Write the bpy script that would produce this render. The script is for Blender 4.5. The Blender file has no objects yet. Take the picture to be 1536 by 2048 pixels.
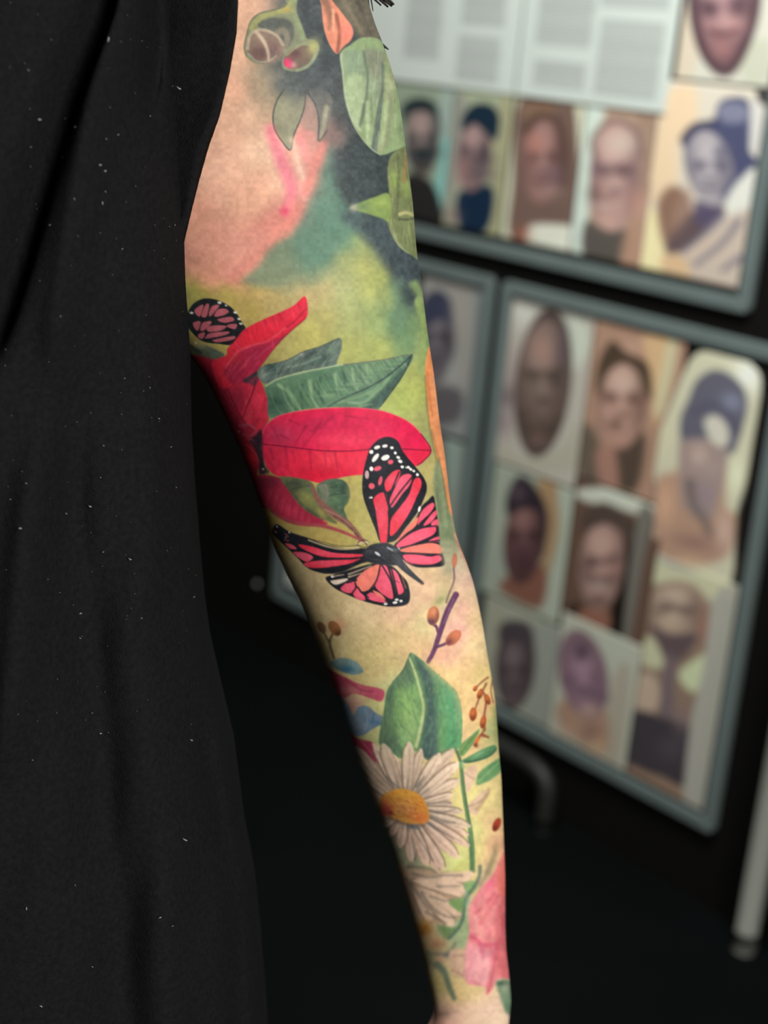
import bpy, math
import numpy as np

# ---------------------------------------------------------------- camera
FPX = 3057.0                      # focal length in pixels of the 1536 x 2048 frame
EYE = 1.33                        # camera height
WALL = 1.92                       # plane of the display panels (metres along +Y)
_ex = np.array([.645, .281, -.711])      # world axes seen from the camera (right, down, forward)
_ez = np.array([.0867, -.9508, -.2973])
_ez /= np.linalg.norm(_ez)
_ex -= _ez * (_ex @ _ez)
_ex /= np.linalg.norm(_ex)
R = np.stack([_ex, np.cross(_ez, _ex), _ez])      # rows: world X, Y, Z

scene = bpy.context.scene
col = scene.collection
cam_data = bpy.data.cameras.new("camera")
cam = bpy.data.objects.new("camera", cam_data)
col.objects.link(cam)
cam_data.sensor_fit = 'VERTICAL'
cam_data.sensor_height = 36.0
cam_data.lens = FPX / 2048 * 36.0
cam_data.clip_start = 0.02
from mathutils import Matrix, Vector
_m = Matrix(((R[0][0], -R[0][1], -R[0][2], 0), (R[1][0], -R[1][1], -R[1][2], 0), (R[2][0], -R[2][1], -R[2][2], EYE), (0, 0, 0, 1)))
cam.matrix_world = _m
cam_data.dof.use_dof = True
cam_data.dof.focus_distance = 0.685
cam_data.dof.aperture_fstop = 6.6
scene.camera = cam


def W(c):                          # point in camera axes (right, down, forward) -> world
    c = np.asarray(c, dtype=np.float64)
    return c @ R.T + np.array([0, 0, EYE])


def to_px(p):                      # world -> pixel of the 1536 x 2048 frame
    c = (np.asarray(p, dtype=np.float64) - np.array([0, 0, EYE])) @ R
    return c[..., 0] / c[..., 2] * FPX + 768, c[..., 1] / c[..., 2] * FPX + 1024


# ---------------------------------------------------------------- world, lamps, exposure
world = bpy.data.worlds.new("world")
scene.world = world
world.use_nodes = True
bg = world.node_tree.nodes["Background"]
bg.inputs[0].default_value = (0.9, 1.0, 0.97, 1)
bg.inputs[1].default_value = 0.05


def area(name, loc, target, sx, sy, power, color=(1, 1, 1)):
    d = bpy.data.lights.new(name, 'AREA')
    d.shape = 'RECTANGLE'
    d.size, d.size_y = sx, sy
    d.energy = power
    d.color = color
    o = bpy.data.objects.new(name, d)
    col.objects.link(o)
    o.location = loc
    o.rotation_euler = (Vector(target) - Vector(loc)).to_track_quat('-Z', 'Y').to_euler()
    return o


ARM_C = W((0.0, 0.0, 0.74))
key = area("studio_lamp", tuple(W((0.76, 0.02, -0.78))), tuple(ARM_C), 0.6, 0.6, 35.0, (1.0, 0.985, 0.955))
ceil_a = area("ceiling_lamp", (-1.05, 0.95, 2.55), (-1.70, 1.92, 0.75), 1.2, 0.5, 52.0, (0.96, 1.0, 0.975))

scene.view_settings.view_transform = 'Standard'
scene.view_settings.look = 'None'
scene.view_settings.exposure = 0.0
scene.view_settings.gamma = 1.0
scene.view_settings.use_curve_mapping = False

# ---------------------------------------------------------------- pigment charts
# Flat ink and print colours (tattoo pigment on skin, pictures on paper) are drawn
# with small vector shapes into charts and then stored on the mesh vertices.
def catmull(P, closed=True, n=6):
    P = np.asarray(P, dtype=np.float64)
    m = len(P)
    if m < 3:
        return P
    out = []
    t = (np.arange(n) / n)[:, None]
    rng = range(m) if closed else range(m - 1)
    for i in rng:
        if closed:
            p0, p1, p2, p3 = P[i - 1], P[i], P[(i + 1) % m], P[(i + 2) % m]
        else:
            p0, p1, p2, p3 = P[max(i - 1, 0)], P[i], P[i + 1], P[min(i + 2, m - 1)]
        out.append(0.5 * ((2 * p1) + (-p0 + p2) * t + (2 * p0 - 5 * p1 + 4 * p2 - p3) * t ** 2
                          + (-p0 + 3 * p1 - 3 * p2 + p3) * t ** 3))
    out = np.vstack(out)
    if not closed:
        out = np.vstack([out, P[-1:]])
    return out


def value_noise(h, w, cell, seed):
    r = np.random.RandomState(seed)
    gh, gw = int(h / cell) + 3, int(w / cell) + 3
    g = r.rand(gh, gw).astype(np.float32)
    y = np.arange(h) / cell
    x = np.arange(w) / cell
    yi, xi = y.astype(int), x.astype(int)
    fy, fx = (y - yi)[:, None], (x - xi)[None, :]
    fy = fy * fy * (3 - 2 * fy)
    fx = fx * fx * (3 - 2 * fx)
    a = g[yi][:, xi]
    b = g[yi][:, xi + 1]
    c = g[yi + 1][:, xi]
    d = g[yi + 1][:, xi + 1]
    return ((a * (1 - fx) + b * fx) * (1 - fy) + (c * (1 - fx) + d * fx) * fy).astype(np.float32)


class Chart:
    def __init__(s, x0, y0, x1, y1, base=(0, 0, 0)):
        s.x0, s.y0 = x0, y0
        s.w, s.h = int(x1 - x0), int(y1 - y0)
        s.a = np.zeros((s.h, s.w, 3), np.float32) + np.array(base, np.float32)
        s.zx, s.zy, s.zs = 0.0, 0.0, 1.0

    def at(s, x, y, k=1.0):          # units of the drawing that follows
        s.zx, s.zy, s.zs = x, y, k

    def P(s, pts):
        p = np.asarray(pts, dtype=np.float64)
        return p / s.zs + np.array([s.zx - s.x0, s.zy - s.y0])

    def box(s, p, pad):
        xa = max(int(np.floor(p[:, 0].min() - pad)), 0)
        xb = min(int(np.ceil(p[:, 0].max() + pad)) + 1, s.w)
        ya = max(int(np.floor(p[:, 1].min() - pad)), 0)
        yb = min(int(np.ceil(p[:, 1].max() + pad)) + 1, s.h)
        return xa, ya, xb, yb

    @staticmethod
    def seg_dist(X, Y, A, B, wa=None, wb=None):
        best = np.full(X.shape, 1e9, np.float32)
        for i in range(len(A)):
            ax, ay = A[i]
            dx, dy = B[i] - A[i]
            L = dx * dx + dy * dy + 1e-9
            t = np.clip(((X - ax) * dx + (Y - ay) * dy) / L, 0, 1)
            d = np.sqrt((X - ax - t * dx) ** 2 + (Y - ay - t * dy) ** 2)
            if wa is not None:
                d = d - (wa[i] + (wb[i] - wa[i]) * t) * 0.5
            np.minimum(best, d, out=best)
        return best

    def mix(s, bx, m, col, a, clip):
        xa, ya, xb, yb = bx
        if clip is not None:
            full = s.clipview(clip, bx)
            m = m * full
        m = (m * a)[..., None]
        if callable(col):
            Y, X = np.mgrid[ya:yb, xa:xb].astype(np.float32)
            c = col(X, Y)
        else:
            c = np.array(col, np.float32)
        v = s.a[ya:yb, xa:xb]
        s.a[ya:yb, xa:xb] = v * (1 - m) + c * m

    def clipview(s, clip, bx):
        (cx0, cy0, cx1, cy1), cm = clip
        xa, ya, xb, yb = bx
        out = np.zeros((yb - ya, xb - xa), np.float32)
        ix0, iy0, ix1, iy1 = max(xa, cx0), max(ya, cy0), min(xb, cx1), min(yb, cy1)
        if ix1 > ix0 and iy1 > iy0:
            out[iy0 - ya:iy1 - ya, ix0 - xa:ix1 - xa] = cm[iy0 - cy0:iy1 - cy0, ix0 - cx0:ix1 - cx0]
        return out

    # filled outline; f = softness of the edge in pixels
    def fill(s, pts, col, a=1.0, f=1.6, smooth=True, clip=None):
        p = s.P(pts)
        if smooth:
            p = catmull(p, True, 5)
        bx = s.box(p, f + 1)
        xa, ya, xb, yb = bx
        if xb <= xa or yb <= ya:
            return (bx, np.zeros((max(yb - ya, 0), max(xb - xa, 0)), np.float32))
        Y, X = np.mgrid[ya:yb, xa:xb].astype(np.float32)
        A = p
        B = np.roll(p, -1, axis=0)
        d = s.seg_dist(X, Y, A, B)
        ins = np.zeros(X.shape, bool)
        for i in range(len(A)):
            (x1, y1), (x2, y2) = A[i], B[i]
            if y1 == y2:
                continue
            c = ((y1 > Y) != (y2 > Y))
            ins ^= c & (X < (x2 - x1) * (Y - y1) / (y2 - y1) + x1)
        sd = np.where(ins, d, -d)
        m = np.clip(sd / (2 * f) + 0.5, 0, 1)
        m = (m * m * (3 - 2 * m)).astype(np.float32)
        s.mix(bx, m, col, a, clip)
        return (bx, m if clip is None else m * s.clipview(clip, bx))

    # brush stroke with a width at each end (drawing units)
    def line(s, pts, w, col, a=1.0, f=1.2, w2=None, clip=None, smooth=True, mid=None):
        p = s.P(pts)
        if smooth and len(p) > 2:
            p = catmull(p, False, 5)
        w = w / s.zs
        w2 = w if w2 is None else w2 / s.zs
        n = len(p) - 1
        t = np.linspace(0, 1, n + 1)
        W = w + (w2 - w) * t
        if mid is not None:
            W = W + (mid / s.zs - (w + w2) / 2) * np.sin(np.pi * t)
        bx = s.box(p, W.max() / 2 + f + 1)
        xa, ya, xb, yb = bx
        if xb <= xa or yb <= ya:
            return
        Y, X = np.mgrid[ya:yb, xa:xb].astype(np.float32)
        d = s.seg_dist(X, Y, p[:-1], p[1:], W[:-1], W[1:])
        m = np.clip(0.5 - d / (2 * f), 0, 1)
        s.mix(bx, (m * m * (3 - 2 * m)).astype(np.float32), col, a, clip)

    # soft round patch of pigment
    def blob(s, x, y, rx, ry, col, a=1.0, ang=0.0, clip=None, hard=1.0):
        c = s.P([(x, y)])[0]
        rx, ry = rx / s.zs, ry / s.zs
        R = max(rx, ry) * (2.2 if hard <= 1 else 1.5)
        bx = s.box(np.array([c]), R)
        xa, ya, xb, yb = bx
        if xb <= xa or yb <= ya:
            return
        Y, X = np.mgrid[ya:yb, xa:xb].astype(np.float32)
        ca, sa = np.cos(np.radians(ang)), np.sin(np.radians(ang))
        u = ((X - c[0]) * ca + (Y - c[1]) * sa) / rx
        v = (-(X - c[0]) * sa + (Y - c[1]) * ca) / ry
        r2 = u * u + v * v
        m = np.exp(-r2 ** hard * 0.9)
        s.mix(bx, m.astype(np.float32), col, a, clip)

    def oval(s, x, y, rx, ry, col, a=1.0, ang=0.0, f=1.2, clip=None):
        t = np.linspace(0, 2 * np.pi, 15)[:-1]
        ca, sa = np.cos(np.radians(ang)), np.sin(np.radians(ang))
        px = x + rx * np.cos(t) * ca - ry * np.sin(t) * sa
        py = y + rx * np.cos(t) * sa + ry * np.sin(t) * ca
        return s.fill(np.stack([px, py], 1), col, a, f, True, clip)

    # short random brush marks inside a shape
    def strokes(s, clip, n, ang, length, cols, a=.3, w=3.0, f=1.4, seed=0, jitter=12.0):
        (xa, ya, xb, yb), cm = clip
        r = np.random.RandomState(seed)
        z = (s.zx, s.zy, s.zs)
        s.at(s.x0, s.y0, 1.0)
        k = 0
        for _ in range(n * 4):
            if k >= n or xb - xa < 2 or yb - ya < 2:
                break
            x, y = r.uniform(xa, xb - 1), r.uniform(ya, yb - 1)
            if cm[int(y) - ya, int(x) - xa] < .5:
                continue
            k += 1
            t = math.radians((ang(x + s.x0, y + s.y0) if callable(ang) else ang) + r.randn() * jitter)
            L = length * r.uniform(.5, 1.3)
            d = np.array([math.cos(t), math.sin(t)]) * L / 2
            b = np.array([-d[1], d[0]]) * r.uniform(-.15, .15)
            s.line([(x - d[0], y - d[1]), (x + b[0], y + b[1]), (x + d[0], y + d[1])], w * r.uniform(.6, 1.3), cols[r.randint(len(cols))], a, f, w2=w * .3, clip=clip)
        s.at(*z)

    # wash: smooth field through scattered colours
    def wash(s, pts, soft=14.0, power=2.2, step=5):
        Q = np.array([(p[0] - s.x0, p[1] - s.y0) for p in pts], np.float32)
        C = np.array([p[2] for p in pts], np.float32)
        gy = np.arange(0, s.h + step, step, dtype=np.float32)
        gx = np.arange(0, s.w + step, step, dtype=np.float32)
        X, Y = np.meshgrid(gx, gy)
        num = np.zeros(X.shape + (3,), np.float32)
        den = np.zeros(X.shape, np.float32)
        for q, c in zip(Q, C):
            w = 1.0 / ((X - q[0]) ** 2 + (Y - q[1]) ** 2 + soft * soft) ** power
            num += w[..., None] * c
            den += w
        g = num / den[..., None]
        for _ in range(4):
            p = np.pad(g, ((1, 1), (1, 1), (0, 0)), 'edge')
            g = (p[:-2, 1:-1] + 2 * p[1:-1, 1:-1] + p[2:, 1:-1]) / 4
            p = np.pad(g, ((1, 1), (1, 1), (0, 0)), 'edge')
            g = (p[1:-1, :-2] + 2 * p[1:-1, 1:-1] + p[1:-1, 2:]) / 4
        yy, xx = np.arange(s.h) / step, np.arange(s.w) / step
        yi, xi = yy.astype(int), xx.astype(int)
        fy, fx = (yy - yi)[:, None, None], (xx - xi)[None, :, None]
        r0 = g[yi][:, xi] * (1 - fx) + g[yi][:, xi + 1] * fx
        r1 = g[yi + 1][:, xi] * (1 - fx) + g[yi + 1][:, xi + 1] * fx
        s.a[:] = r0 * (1 - fy) + r1 * fy

    def sample(s, x, y):
        x = np.clip(np.asarray(x, np.float64) - s.x0, 0, s.w - 1.001)
        y = np.clip(np.asarray(y, np.float64) - s.y0, 0, s.h - 1.001)
        xi, yi = x.astype(int), y.astype(int)
        fx, fy = (x - xi)[..., None], (y - yi)[..., None]
        a = s.a
        return ((a[yi, xi] * (1 - fx) + a[yi, xi + 1] * fx) * (1 - fy)
                + (a[yi + 1, xi] * (1 - fx) + a[yi + 1, xi + 1] * fx) * fy)


def grad(p0, p1, c0, c1, chart):
    a, b = chart.P([p0])[0], chart.P([p1])[0]
    d = b - a
    L = float(d @ d)
    c0, c1 = np.array(c0, np.float32), np.array(c1, np.float32)

    def fn(X, Y):
        t = np.clip(((X - a[0]) * d[0] + (Y - a[1]) * d[1]) / L, 0, 1)[..., None]
        return c0 * (1 - t) + c1 * t
    return fn

def paint_tattoo():
    K = Chart(300, -140, 1070, 2240)
    W = [  # skin and background washes of the sleeve
        (400, -100, (226, 174, 146)), (480, -60, (228, 178, 148)), (600, -80, (100, 98, 88)), (720, -80, (95, 95, 85)),
        (480, 20, (230, 180, 150)), (485, 100, (232, 182, 150)), (470, 180, (228, 174, 144)), (460, 250, (232, 180, 150)),
        (430, 330, (234, 180, 152)), (520, 300, (243, 198, 166)), (500, 230, (224, 180, 150)), (350, 200, (222, 170, 142)),
        (515, 170, (178, 152, 126)), (545, 150, (140, 132, 114)), (530, 215, (190, 158, 130)), (560, 195, (146, 138, 114)),
        (350, 400, (214, 155, 130)),
        (620, 150, (82, 90, 90)), (650, 120, (68, 77, 79)), (670, 200, (82, 86, 84)), (690, 250, (88, 88, 85)),
        (610, 20, (80, 88, 86)), (640, 60, (68, 78, 79)), (700, 300, (58, 72, 74)), (740, 300, (54, 66, 70)),
        (560, 262, (240, 180, 156)), (600, 300, (242, 172, 152)), (615, 270, (222, 150, 138)), (648, 262, (150, 122, 112)),
        (668, 290, (125, 110, 102)),
        (790, 340, (96, 102, 84)), (660, 320, (110, 118, 104)),
        (400, 430, (216, 152, 128)), (440, 380, (230, 174, 146)), (450, 340, (238, 184, 156)), (500, 400, (232, 174, 144)),
        (540, 370, (240, 182, 152)), (430, 480, (218, 152, 130)), (390, 520, (204, 140, 120)), (470, 500, (226, 156, 136)),
        (520, 480, (230, 154, 136)), (460, 548, (228, 150, 132)), (420, 558, (222, 152, 126)), (545, 455, (230, 146, 130)),
        (575, 445, (224, 138, 124)), (500, 530, (226, 150, 132)), (610, 380, (236, 162, 148)), (598, 420, (216, 134, 122)),
        (640, 320, (224, 140, 126)), (630, 360, (206, 138, 122)),
        (670, 370, (86, 124, 106)), (645, 420, (94, 134, 112)), (612, 478, (106, 138, 110)), (660, 460, (88, 140, 112)),
        (700, 420, (84, 128, 108)), (580, 515, (126, 142, 108)), (640, 510, (95, 140, 110)), (690, 475, (106, 148, 108)),
        (555, 545, (158, 150, 108)), (660, 345, (90, 118, 102)), (690, 350, (76, 108, 98)), (620, 545, (124, 148, 108)),
        (740, 340, (60, 75, 78)), (750, 380, (55, 68, 72)), (720, 325, (66, 90, 86)), (750, 425, (70, 92, 93)),
        (730, 450, (84, 110, 104)), (775, 470, (72, 88, 93)), (795, 512, (58, 72, 80)), (815, 552, (56, 69, 78)),
        (828, 592, (64, 78, 82)), (768, 510, (98, 118, 106)), (795, 570, (92, 118, 102)),
        (700, 525, (158, 166, 96)), (728, 535, (180, 180, 92)), (680, 565, (174, 177, 108)), (742, 580, (178, 182, 92)),
        (700, 600, (170, 178, 104)), (758, 555, (164, 174, 86)), (778, 590, (146, 162, 94)), (793, 622, (108, 144, 104)),
        (650, 580, (186, 170, 114)), (610, 590, (192, 168, 116)),
        (380, 595, (150, 146, 72)), (400, 590, (168, 157, 76)), (450, 590, (186, 166, 90)), (520, 580, (192, 165, 102)),
        (580, 568, (164, 156, 106)), (550, 605, (194, 170, 110)), (500, 620, (186, 162, 90)), (490, 700, (178, 164, 84)),
        (650, 640, (182, 172, 100)), (700, 650, (166, 172, 95)), (750, 640, (150, 170, 95)), (800, 655, (102, 140, 96)),
        (812, 690, (118, 152, 98)), (700, 690, (172, 176, 84)), (760, 700, (168, 176, 84)), (620, 665, (186, 176, 94)),
        (840, 740, (166, 170, 84)), (830, 790, (174, 183, 84)), (850, 840, (160, 160, 88)), (810, 800, (172, 186, 84)),
        (845, 650, (120, 150, 90)), (520, 760, (150, 140, 80)),
        (880, 870, (150, 158, 86)), (868, 935, (180, 166, 100)), (700, 990, (186, 170, 92)), (692, 1040, (170, 160, 82)),
        (722, 1062, (180, 166, 92)), (600, 1050, (176, 156, 88)), (650, 1072, (186, 162, 92)), (555, 1020, (170, 146, 76)),
        (500, 1000, (150, 120, 70)), (540, 1060, (170, 146, 84)),
        (600, 1150, (188, 160, 108)), (620, 1175, (190, 158, 108)), (650, 1230, (196, 166, 112)), (720, 1230, (206, 172, 122)),
        (800, 1222, (214, 166, 126)), (850, 1170, (214, 166, 126)), (862, 1145, (206, 166, 118)), (892, 1090, (154, 154, 114)),
        (905, 1140, (172, 152, 122)), (930, 1160, (214, 168, 138)), (940, 1200, (216, 176, 132)), (885, 1190, (190, 165, 116)),
        (700, 1260, (204, 174, 116)), (680, 1300, (200, 174, 112)), (720, 1320, (200, 170, 106)), (760, 1340, (204, 174, 110)),
        (800, 1280, (206, 170, 112)), (850, 1255, (206, 180, 122)), (840, 1290, (210, 166, 112)), (900, 1315, (226, 166, 134)),
        (918, 1258, (228, 164, 142)), (945, 1240, (226, 186, 128)), (960, 1290, (226, 190, 132)), (930, 1335, (226, 180, 122)),
        (900, 1345, (226, 185, 120)), (960, 1350, (226, 190, 116)), (935, 1400, (234, 190, 122)), (965, 1425, (224, 172, 112)),
        (780, 1370, (196, 186, 112)), (740, 1330, (200, 175, 106)), (620, 1300, (176, 140, 90)),
        (920, 1470, (226, 182, 122)), (990, 1450, (168, 166, 92)), (930, 1440, (232, 188, 122)), (760, 1420, (200, 190, 108)),
        (700, 1440, (190, 140, 120)), (740, 1480, (192, 186, 106)), (720, 1580, (190, 150, 120)),
        (980, 1570, (214, 186, 116)), (960, 1600, (222, 202, 120)), (952, 1655, (214, 200, 114)), (977, 1640, (222, 178, 122)),
        (960, 1685, (220, 200, 120)), (988, 1600, (214, 186, 116)), (987, 1690, (222, 158, 116)), (965, 1722, (216, 174, 118)),
        (920, 1728, (206, 202, 104)), (800, 1720, (150, 140, 100)), (790, 1700, (140, 132, 92)),
        (985, 1755, (206, 162, 122)), (946, 1712, (208, 198, 104)),
        (860, 1905, (170, 140, 95)), (920, 1990, (226, 192, 128)), (940, 1980, (222, 186, 122)), (880, 1972, (196, 170, 108)),
        (930, 2022, (240, 196, 166)), (970, 2020, (244, 204, 174)), (900, 2030, (234, 184, 158)), (990, 2048, (248, 212, 178)),
        (880, 2048, (220, 164, 140)), (940, 2120, (238, 190, 162)), (900, 2200, (232, 182, 154)), (1000, 2200, (232, 182, 154)),
        (840, 1840, (185, 160, 120)), (800, 1800, (150, 130, 100)), (930, 1860, (150, 170, 110)),
    ]
    W = [(x, y, tuple(min(250, v + d * min(1, max(0, (y - 1090) / 60)) * (1 if y < 1990 else .25)) for v, d in zip(c, (14, 20, 24)))) for x, y, c in W]
    K.wash(W, 12, 2.0)

    K.at(360, 300, 3.072)
    K.fill([(930, -20), (905, 60), (850, 210), (760, 400), (685, 520), (545, 610), (500, 700), (400, 800), (560, 830), (680, 800), (800, 740), (900, 680), (1000, 570), (1090, 500), (1060, 380), (1000, 300), (960, 100)],
           (92, 134, 110), .75, 14)
    K.fill([(640, 560), (560, 640), (470, 730), (400, 800), (600, 850), (760, 800), (700, 660)], (146, 150, 108), .6, 22)
    K.fill([(960, 0), (1240, 0), (1300, 60), (1300, 290), (1200, 300), (1050, 345), (1000, 300), (950, 180)], (62, 72, 73), .9, 12)
    K.fill([(1060, 360), (1240, 400), (1300, 520), (1380, 590), (1480, 640), (1500, 840), (1420, 930), (1340, 850), (1255, 720), (1180, 600), (1080, 490), (1000, 420)], (66, 78, 82), .85, 15)
    K.blob(1080, 420, 60, 60, (86, 108, 106), .6)
    K.line([(1090, 560), (1200, 680), (1270, 820), (1290, 960)], 70, (180, 186, 88), .45, 16, w2=50)
    K.line([(1330, 840), (1340, 960), (1350, 1040)], 90, (104, 140, 104), .6, 16)
    # ------------------------------------------------ upper arm: buds, grey leaves
    K.at(360, 0, 3.072)
    K.fill([(700, -60), (660, 30), (600, 130), (640, 300), (560, 400), (600, 470), (600, 540), (780, 560), (930, 640), (1000, 780), (1080, 860),
            (1260, 960), (1290, 900), (1000, 560), (960, 300), (860, 120), (880, -60)], (68, 77, 79), 0.75, 22)
    c = K.fill([(655, -40), (640, 40), (560, 66), (490, 82), (435, 130), (408, 220), (394, 290), (410, 350), (470, 392), (545, 392),
                (600, 355), (640, 320), (625, 380), (632, 420), (670, 434), (730, 438), (790, 410), (840, 350), (856, 290),
                (830, 250), (780, 235), (765, 200), (735, 120), (716, 60), (722, -40)], (134, 140, 102), 1, 2.5)
    K.fill([(480, 150), (560, 110), (660, 120), (700, 170), (690, 250), (640, 300), (600, 240), (520, 190)], (86, 90, 84), .85, 4)
    K.line([(700, -20), (660, 50), (560, 85), (490, 110), (440, 170)], 34, (174, 170, 96), .75, 3.5)
    K.line([(700, 0), (690, 60), (735, 160), (755, 230)], 26, (140, 160, 104), .7, 3)
    K.blob(655, 60, 40, 22, (190, 165, 88), .7)
    K.line([(655, 20), (640, 42), (560, 66), (490, 82), (435, 130), (408, 220), (394, 290), (410, 350)], 7, (98, 108, 82), .9, 1.2)
    K.line([(600, 200), (640, 190), (660, 240), (630, 300)], 40, (146, 132, 112), .8, 4)
    m = K.oval(520, 287, 118, 105, (142, 120, 104), ang=20)
    K.blob(490, 330, 60, 45, (108, 76, 76), .8, clip=m)
    K.blob(575, 300, 40, 60, (120, 92, 88), .7, clip=m)
    K.line([(415, 300), (430, 220), (475, 185), (540, 190), (600, 225), (632, 275)], 18, (186, 168, 142), .9, 2.5)
    K.line([(470, 195), (515, 255), (540, 320), (545, 372)], 26, (206, 182, 156), .9, 3, w2=14)
    K.line([(420, 330), (470, 375), (540, 378), (590, 345)], 10, (170, 162, 142), .8, 2)
    m = K.oval(728, 352, 98, 66, (116, 98, 84), ang=-28)
    K.blob(700, 330, 45, 35, (100, 62, 62), .9, clip=m)
    K.blob(660, 392, 30, 34, (232, 56, 110), 1, clip=m, hard=1.5)
    K.blob(698, 400, 20, 18, (220, 150, 150), .7, clip=m)
    K.line([(655, 340), (700, 300), (770, 265)], 14, (160, 164, 118), .7, 2.5)
    K.blob(820, 285, 32, 50, (176, 172, 100), .85, ang=20)
    K.line([(838, 330), (790, 405), (720, 432)], 16, (142, 160, 118), .8, 3)
    # outlined grey petals
    K.blob(520, 560, 60, 110, (165, 150, 124), .5)
    m = K.fill([(650, 545), (595, 620), (570, 705), (580, 790), (622, 862), (678, 922), (700, 830), (742, 730), (770, 640), (775, 560), (715, 545)],
               (152, 148, 118), 1, 2)
    K.blob(720, 555, 110, 70, (92, 98, 92), .95, clip=m)
    K.blob(640, 700, 40, 110, (160, 154, 122), .7, clip=m)
    K.line([(640, 548), (595, 620), (572, 705), (580, 790), (622, 862), (678, 922), (700, 830), (742, 730), (768, 640), (772, 560)], 8, (66, 74, 70), .95, 1.2)
    K.fill([(785, 575), (770, 660), (745, 760), (790, 800), (850, 800), (840, 690)], (172, 140, 126), .75, 5)
    m = K.fill([(780, 565), (830, 640), (850, 740), (852, 868), (900, 800), (925, 720), (935, 600), (860, 540)], (112, 110, 102), .95, 3)
    K.line([(900, 660), (885, 760), (868, 850)], 30, (172, 164, 132), .8, 4, clip=m)
    K.line([(785, 570), (835, 650), (853, 750), (852, 866), (905, 800)], 7, (70, 74, 74), .9, 1.4)
    K.blob(700, 532, 90, 34, (80, 88, 88), .85)
    K.blob(880, 545, 90, 44, (80, 86, 86), .85)
    K.blob(955, 830, 60, 70, (140, 110, 104), .6)
    # pink streaks of unfinished petal
    K.at(360, 300, 3.072)
    K.line([(555, -130), (570, -60), (595, 0), (625, 80), (662, 170), (684, 260), (650, 380)], 50, (240, 126, 146), .75, 10, w2=44, mid=84)
    K.blob(642, 378, 26, 26, (230, 84, 110), .9)
    K.line([(740, -70), (770, 20), (780, 60)], 60, (242, 150, 146), .75, 9, w2=40)
    K.line([(690, -60), (720, 60), (755, 170)], 34, (248, 214, 188), .6, 8)
    K.line([(520, -40), (560, 90), (600, 220)], 60, (244, 204, 172), .4, 12)
    K.line([(880, -30), (840, 60), (800, 170), (770, 260)], 56, (232, 138, 126), .65, 9, w2=40)
    K.line([(700, 330), (690, 430), (560, 560), (440, 700), (330, 790)], 60, (232, 140, 126), .45, 12, w2=60)
    K.blob(650, 515, 40, 26, (204, 140, 118), .6)
    # ------------------------------------------------ right side: leaf, pods
    K.at(360, 0, 3.072)
    m = K.fill([(860, -40), (870, 40), (880, 150), (905, 245), (942, 312), (968, 330), (1000, 292), (1050, 245), (1064, 185), (1022, 100), (985, 30), (960, -40)],
               (226, 142, 114), 1, 2)
    K.line([(880, -20), (920, 90), (915, 180)], 60, (138, 104, 86), .85, 6, w2=10, clip=m)
    K.line([(960, 90), (980, 200), (968, 320)], 22, (150, 92, 74), .9, 3, clip=m)
    K.line([(940, 60), (945, 190)], 12, (236, 176, 140), .8, 2.5, clip=m)
    K.blob(1020, 190, 36, 60, (236, 132, 120), .7, clip=m)
    m = K.fill([(930, -40), (1000, 85), (1062, 165), (1110, 232), (1190, 262), (1290, 260), (1260, 150), (1200, 0), (1170, -60)], (108, 100, 84), 1, 2)
    K.line([(990, -20), (1060, 100), (1120, 200)], 24, (140, 128, 104), .6, 5, clip=m)
    K.line([(1080, -20), (1130, 100), (1180, 230)], 18, (88, 84, 74), .7, 4, clip=m)
    m = K.fill([(985, 330), (1055, 270), (1120, 232), (1230, 246), (1300, 380), (1350, 520), (1385, 700), (1400, 890), (1320, 925), (1232, 952),
                (1150, 890), (1065, 765), (1015, 610), (1000, 460)], (142, 166, 110), 1, 2)
    K.at(680, 100, 10.24)
    K.fill([(60, 40), (480, 40), (530, 480), (520, 560), (300, 470), (120, 520)], (136, 158, 124), .9, 7, clip=m)
    K.fill([(160, 560), (500, 560), (510, 1000), (440, 1450), (330, 1560), (160, 1150)], (168, 188, 138), .9, 8, clip=m)
    K.fill([(480, 0), (900, 40), (880, 500), (800, 900), (720, 900), (600, 560), (540, 560), (520, 300)], (132, 138, 112), .95, 7, clip=m)
    K.fill([(580, 560), (720, 520), (820, 800), (740, 1100), (690, 1250), (620, 1050), (590, 800)], (146, 164, 128), .9, 6, clip=m)
    K.line([(490, 40), (560, 520), (555, 800), (540, 1000), (480, 1250), (430, 1540)], 46, (104, 122, 98), .95, 3, w2=80, clip=m)
    K.line([(860, 260), (890, 520), (870, 900), (800, 1250), (740, 1800), (700, 2048)], 46, (98, 112, 102), .95, 3, w2=150, clip=m)
    K.line([(640, 1000), (650, 1250), (640, 1500)], 40, (124, 142, 104), .8, 4, clip=m)
    K.line([(560, 1080), (570, 1500), (580, 1900)], 70, (176, 194, 146), .85, 4, w2=90, clip=m)
    K.fill([(910, 500), (1040, 500), (1120, 760), (1060, 1100), (960, 1700), (880, 2048), (760, 2048), (860, 1600), (900, 1000)], (164, 172, 124), .95, 6, clip=m)
    K.line([(960, 1080), (930, 1450), (860, 1900)], 70, (172, 196, 134), .85, 5, clip=m)
    K.line([(1060, 900), (1030, 1400), (960, 1900)], 60, (138, 146, 106), .85, 5, w2=110, clip=m)
    K.line([(920, 100), (1010, 300), (1080, 600)], 60, (152, 154, 104), .8, 5, clip=m)
    K.line([(20, 60), (60, 500), (130, 1000), (250, 1400), (420, 1660)], 40, (180, 190, 158), .7, 3, clip=m)
    K.at(360, 0, 3.072)
    K.strokes(m, 70, lambda x, y: 96 - (x - 730) * .1, 40, [(176, 192, 146), (116, 134, 104), (160, 172, 124), (126, 146, 112)], .3, 3.2, 1.5, 21, 5)
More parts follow.
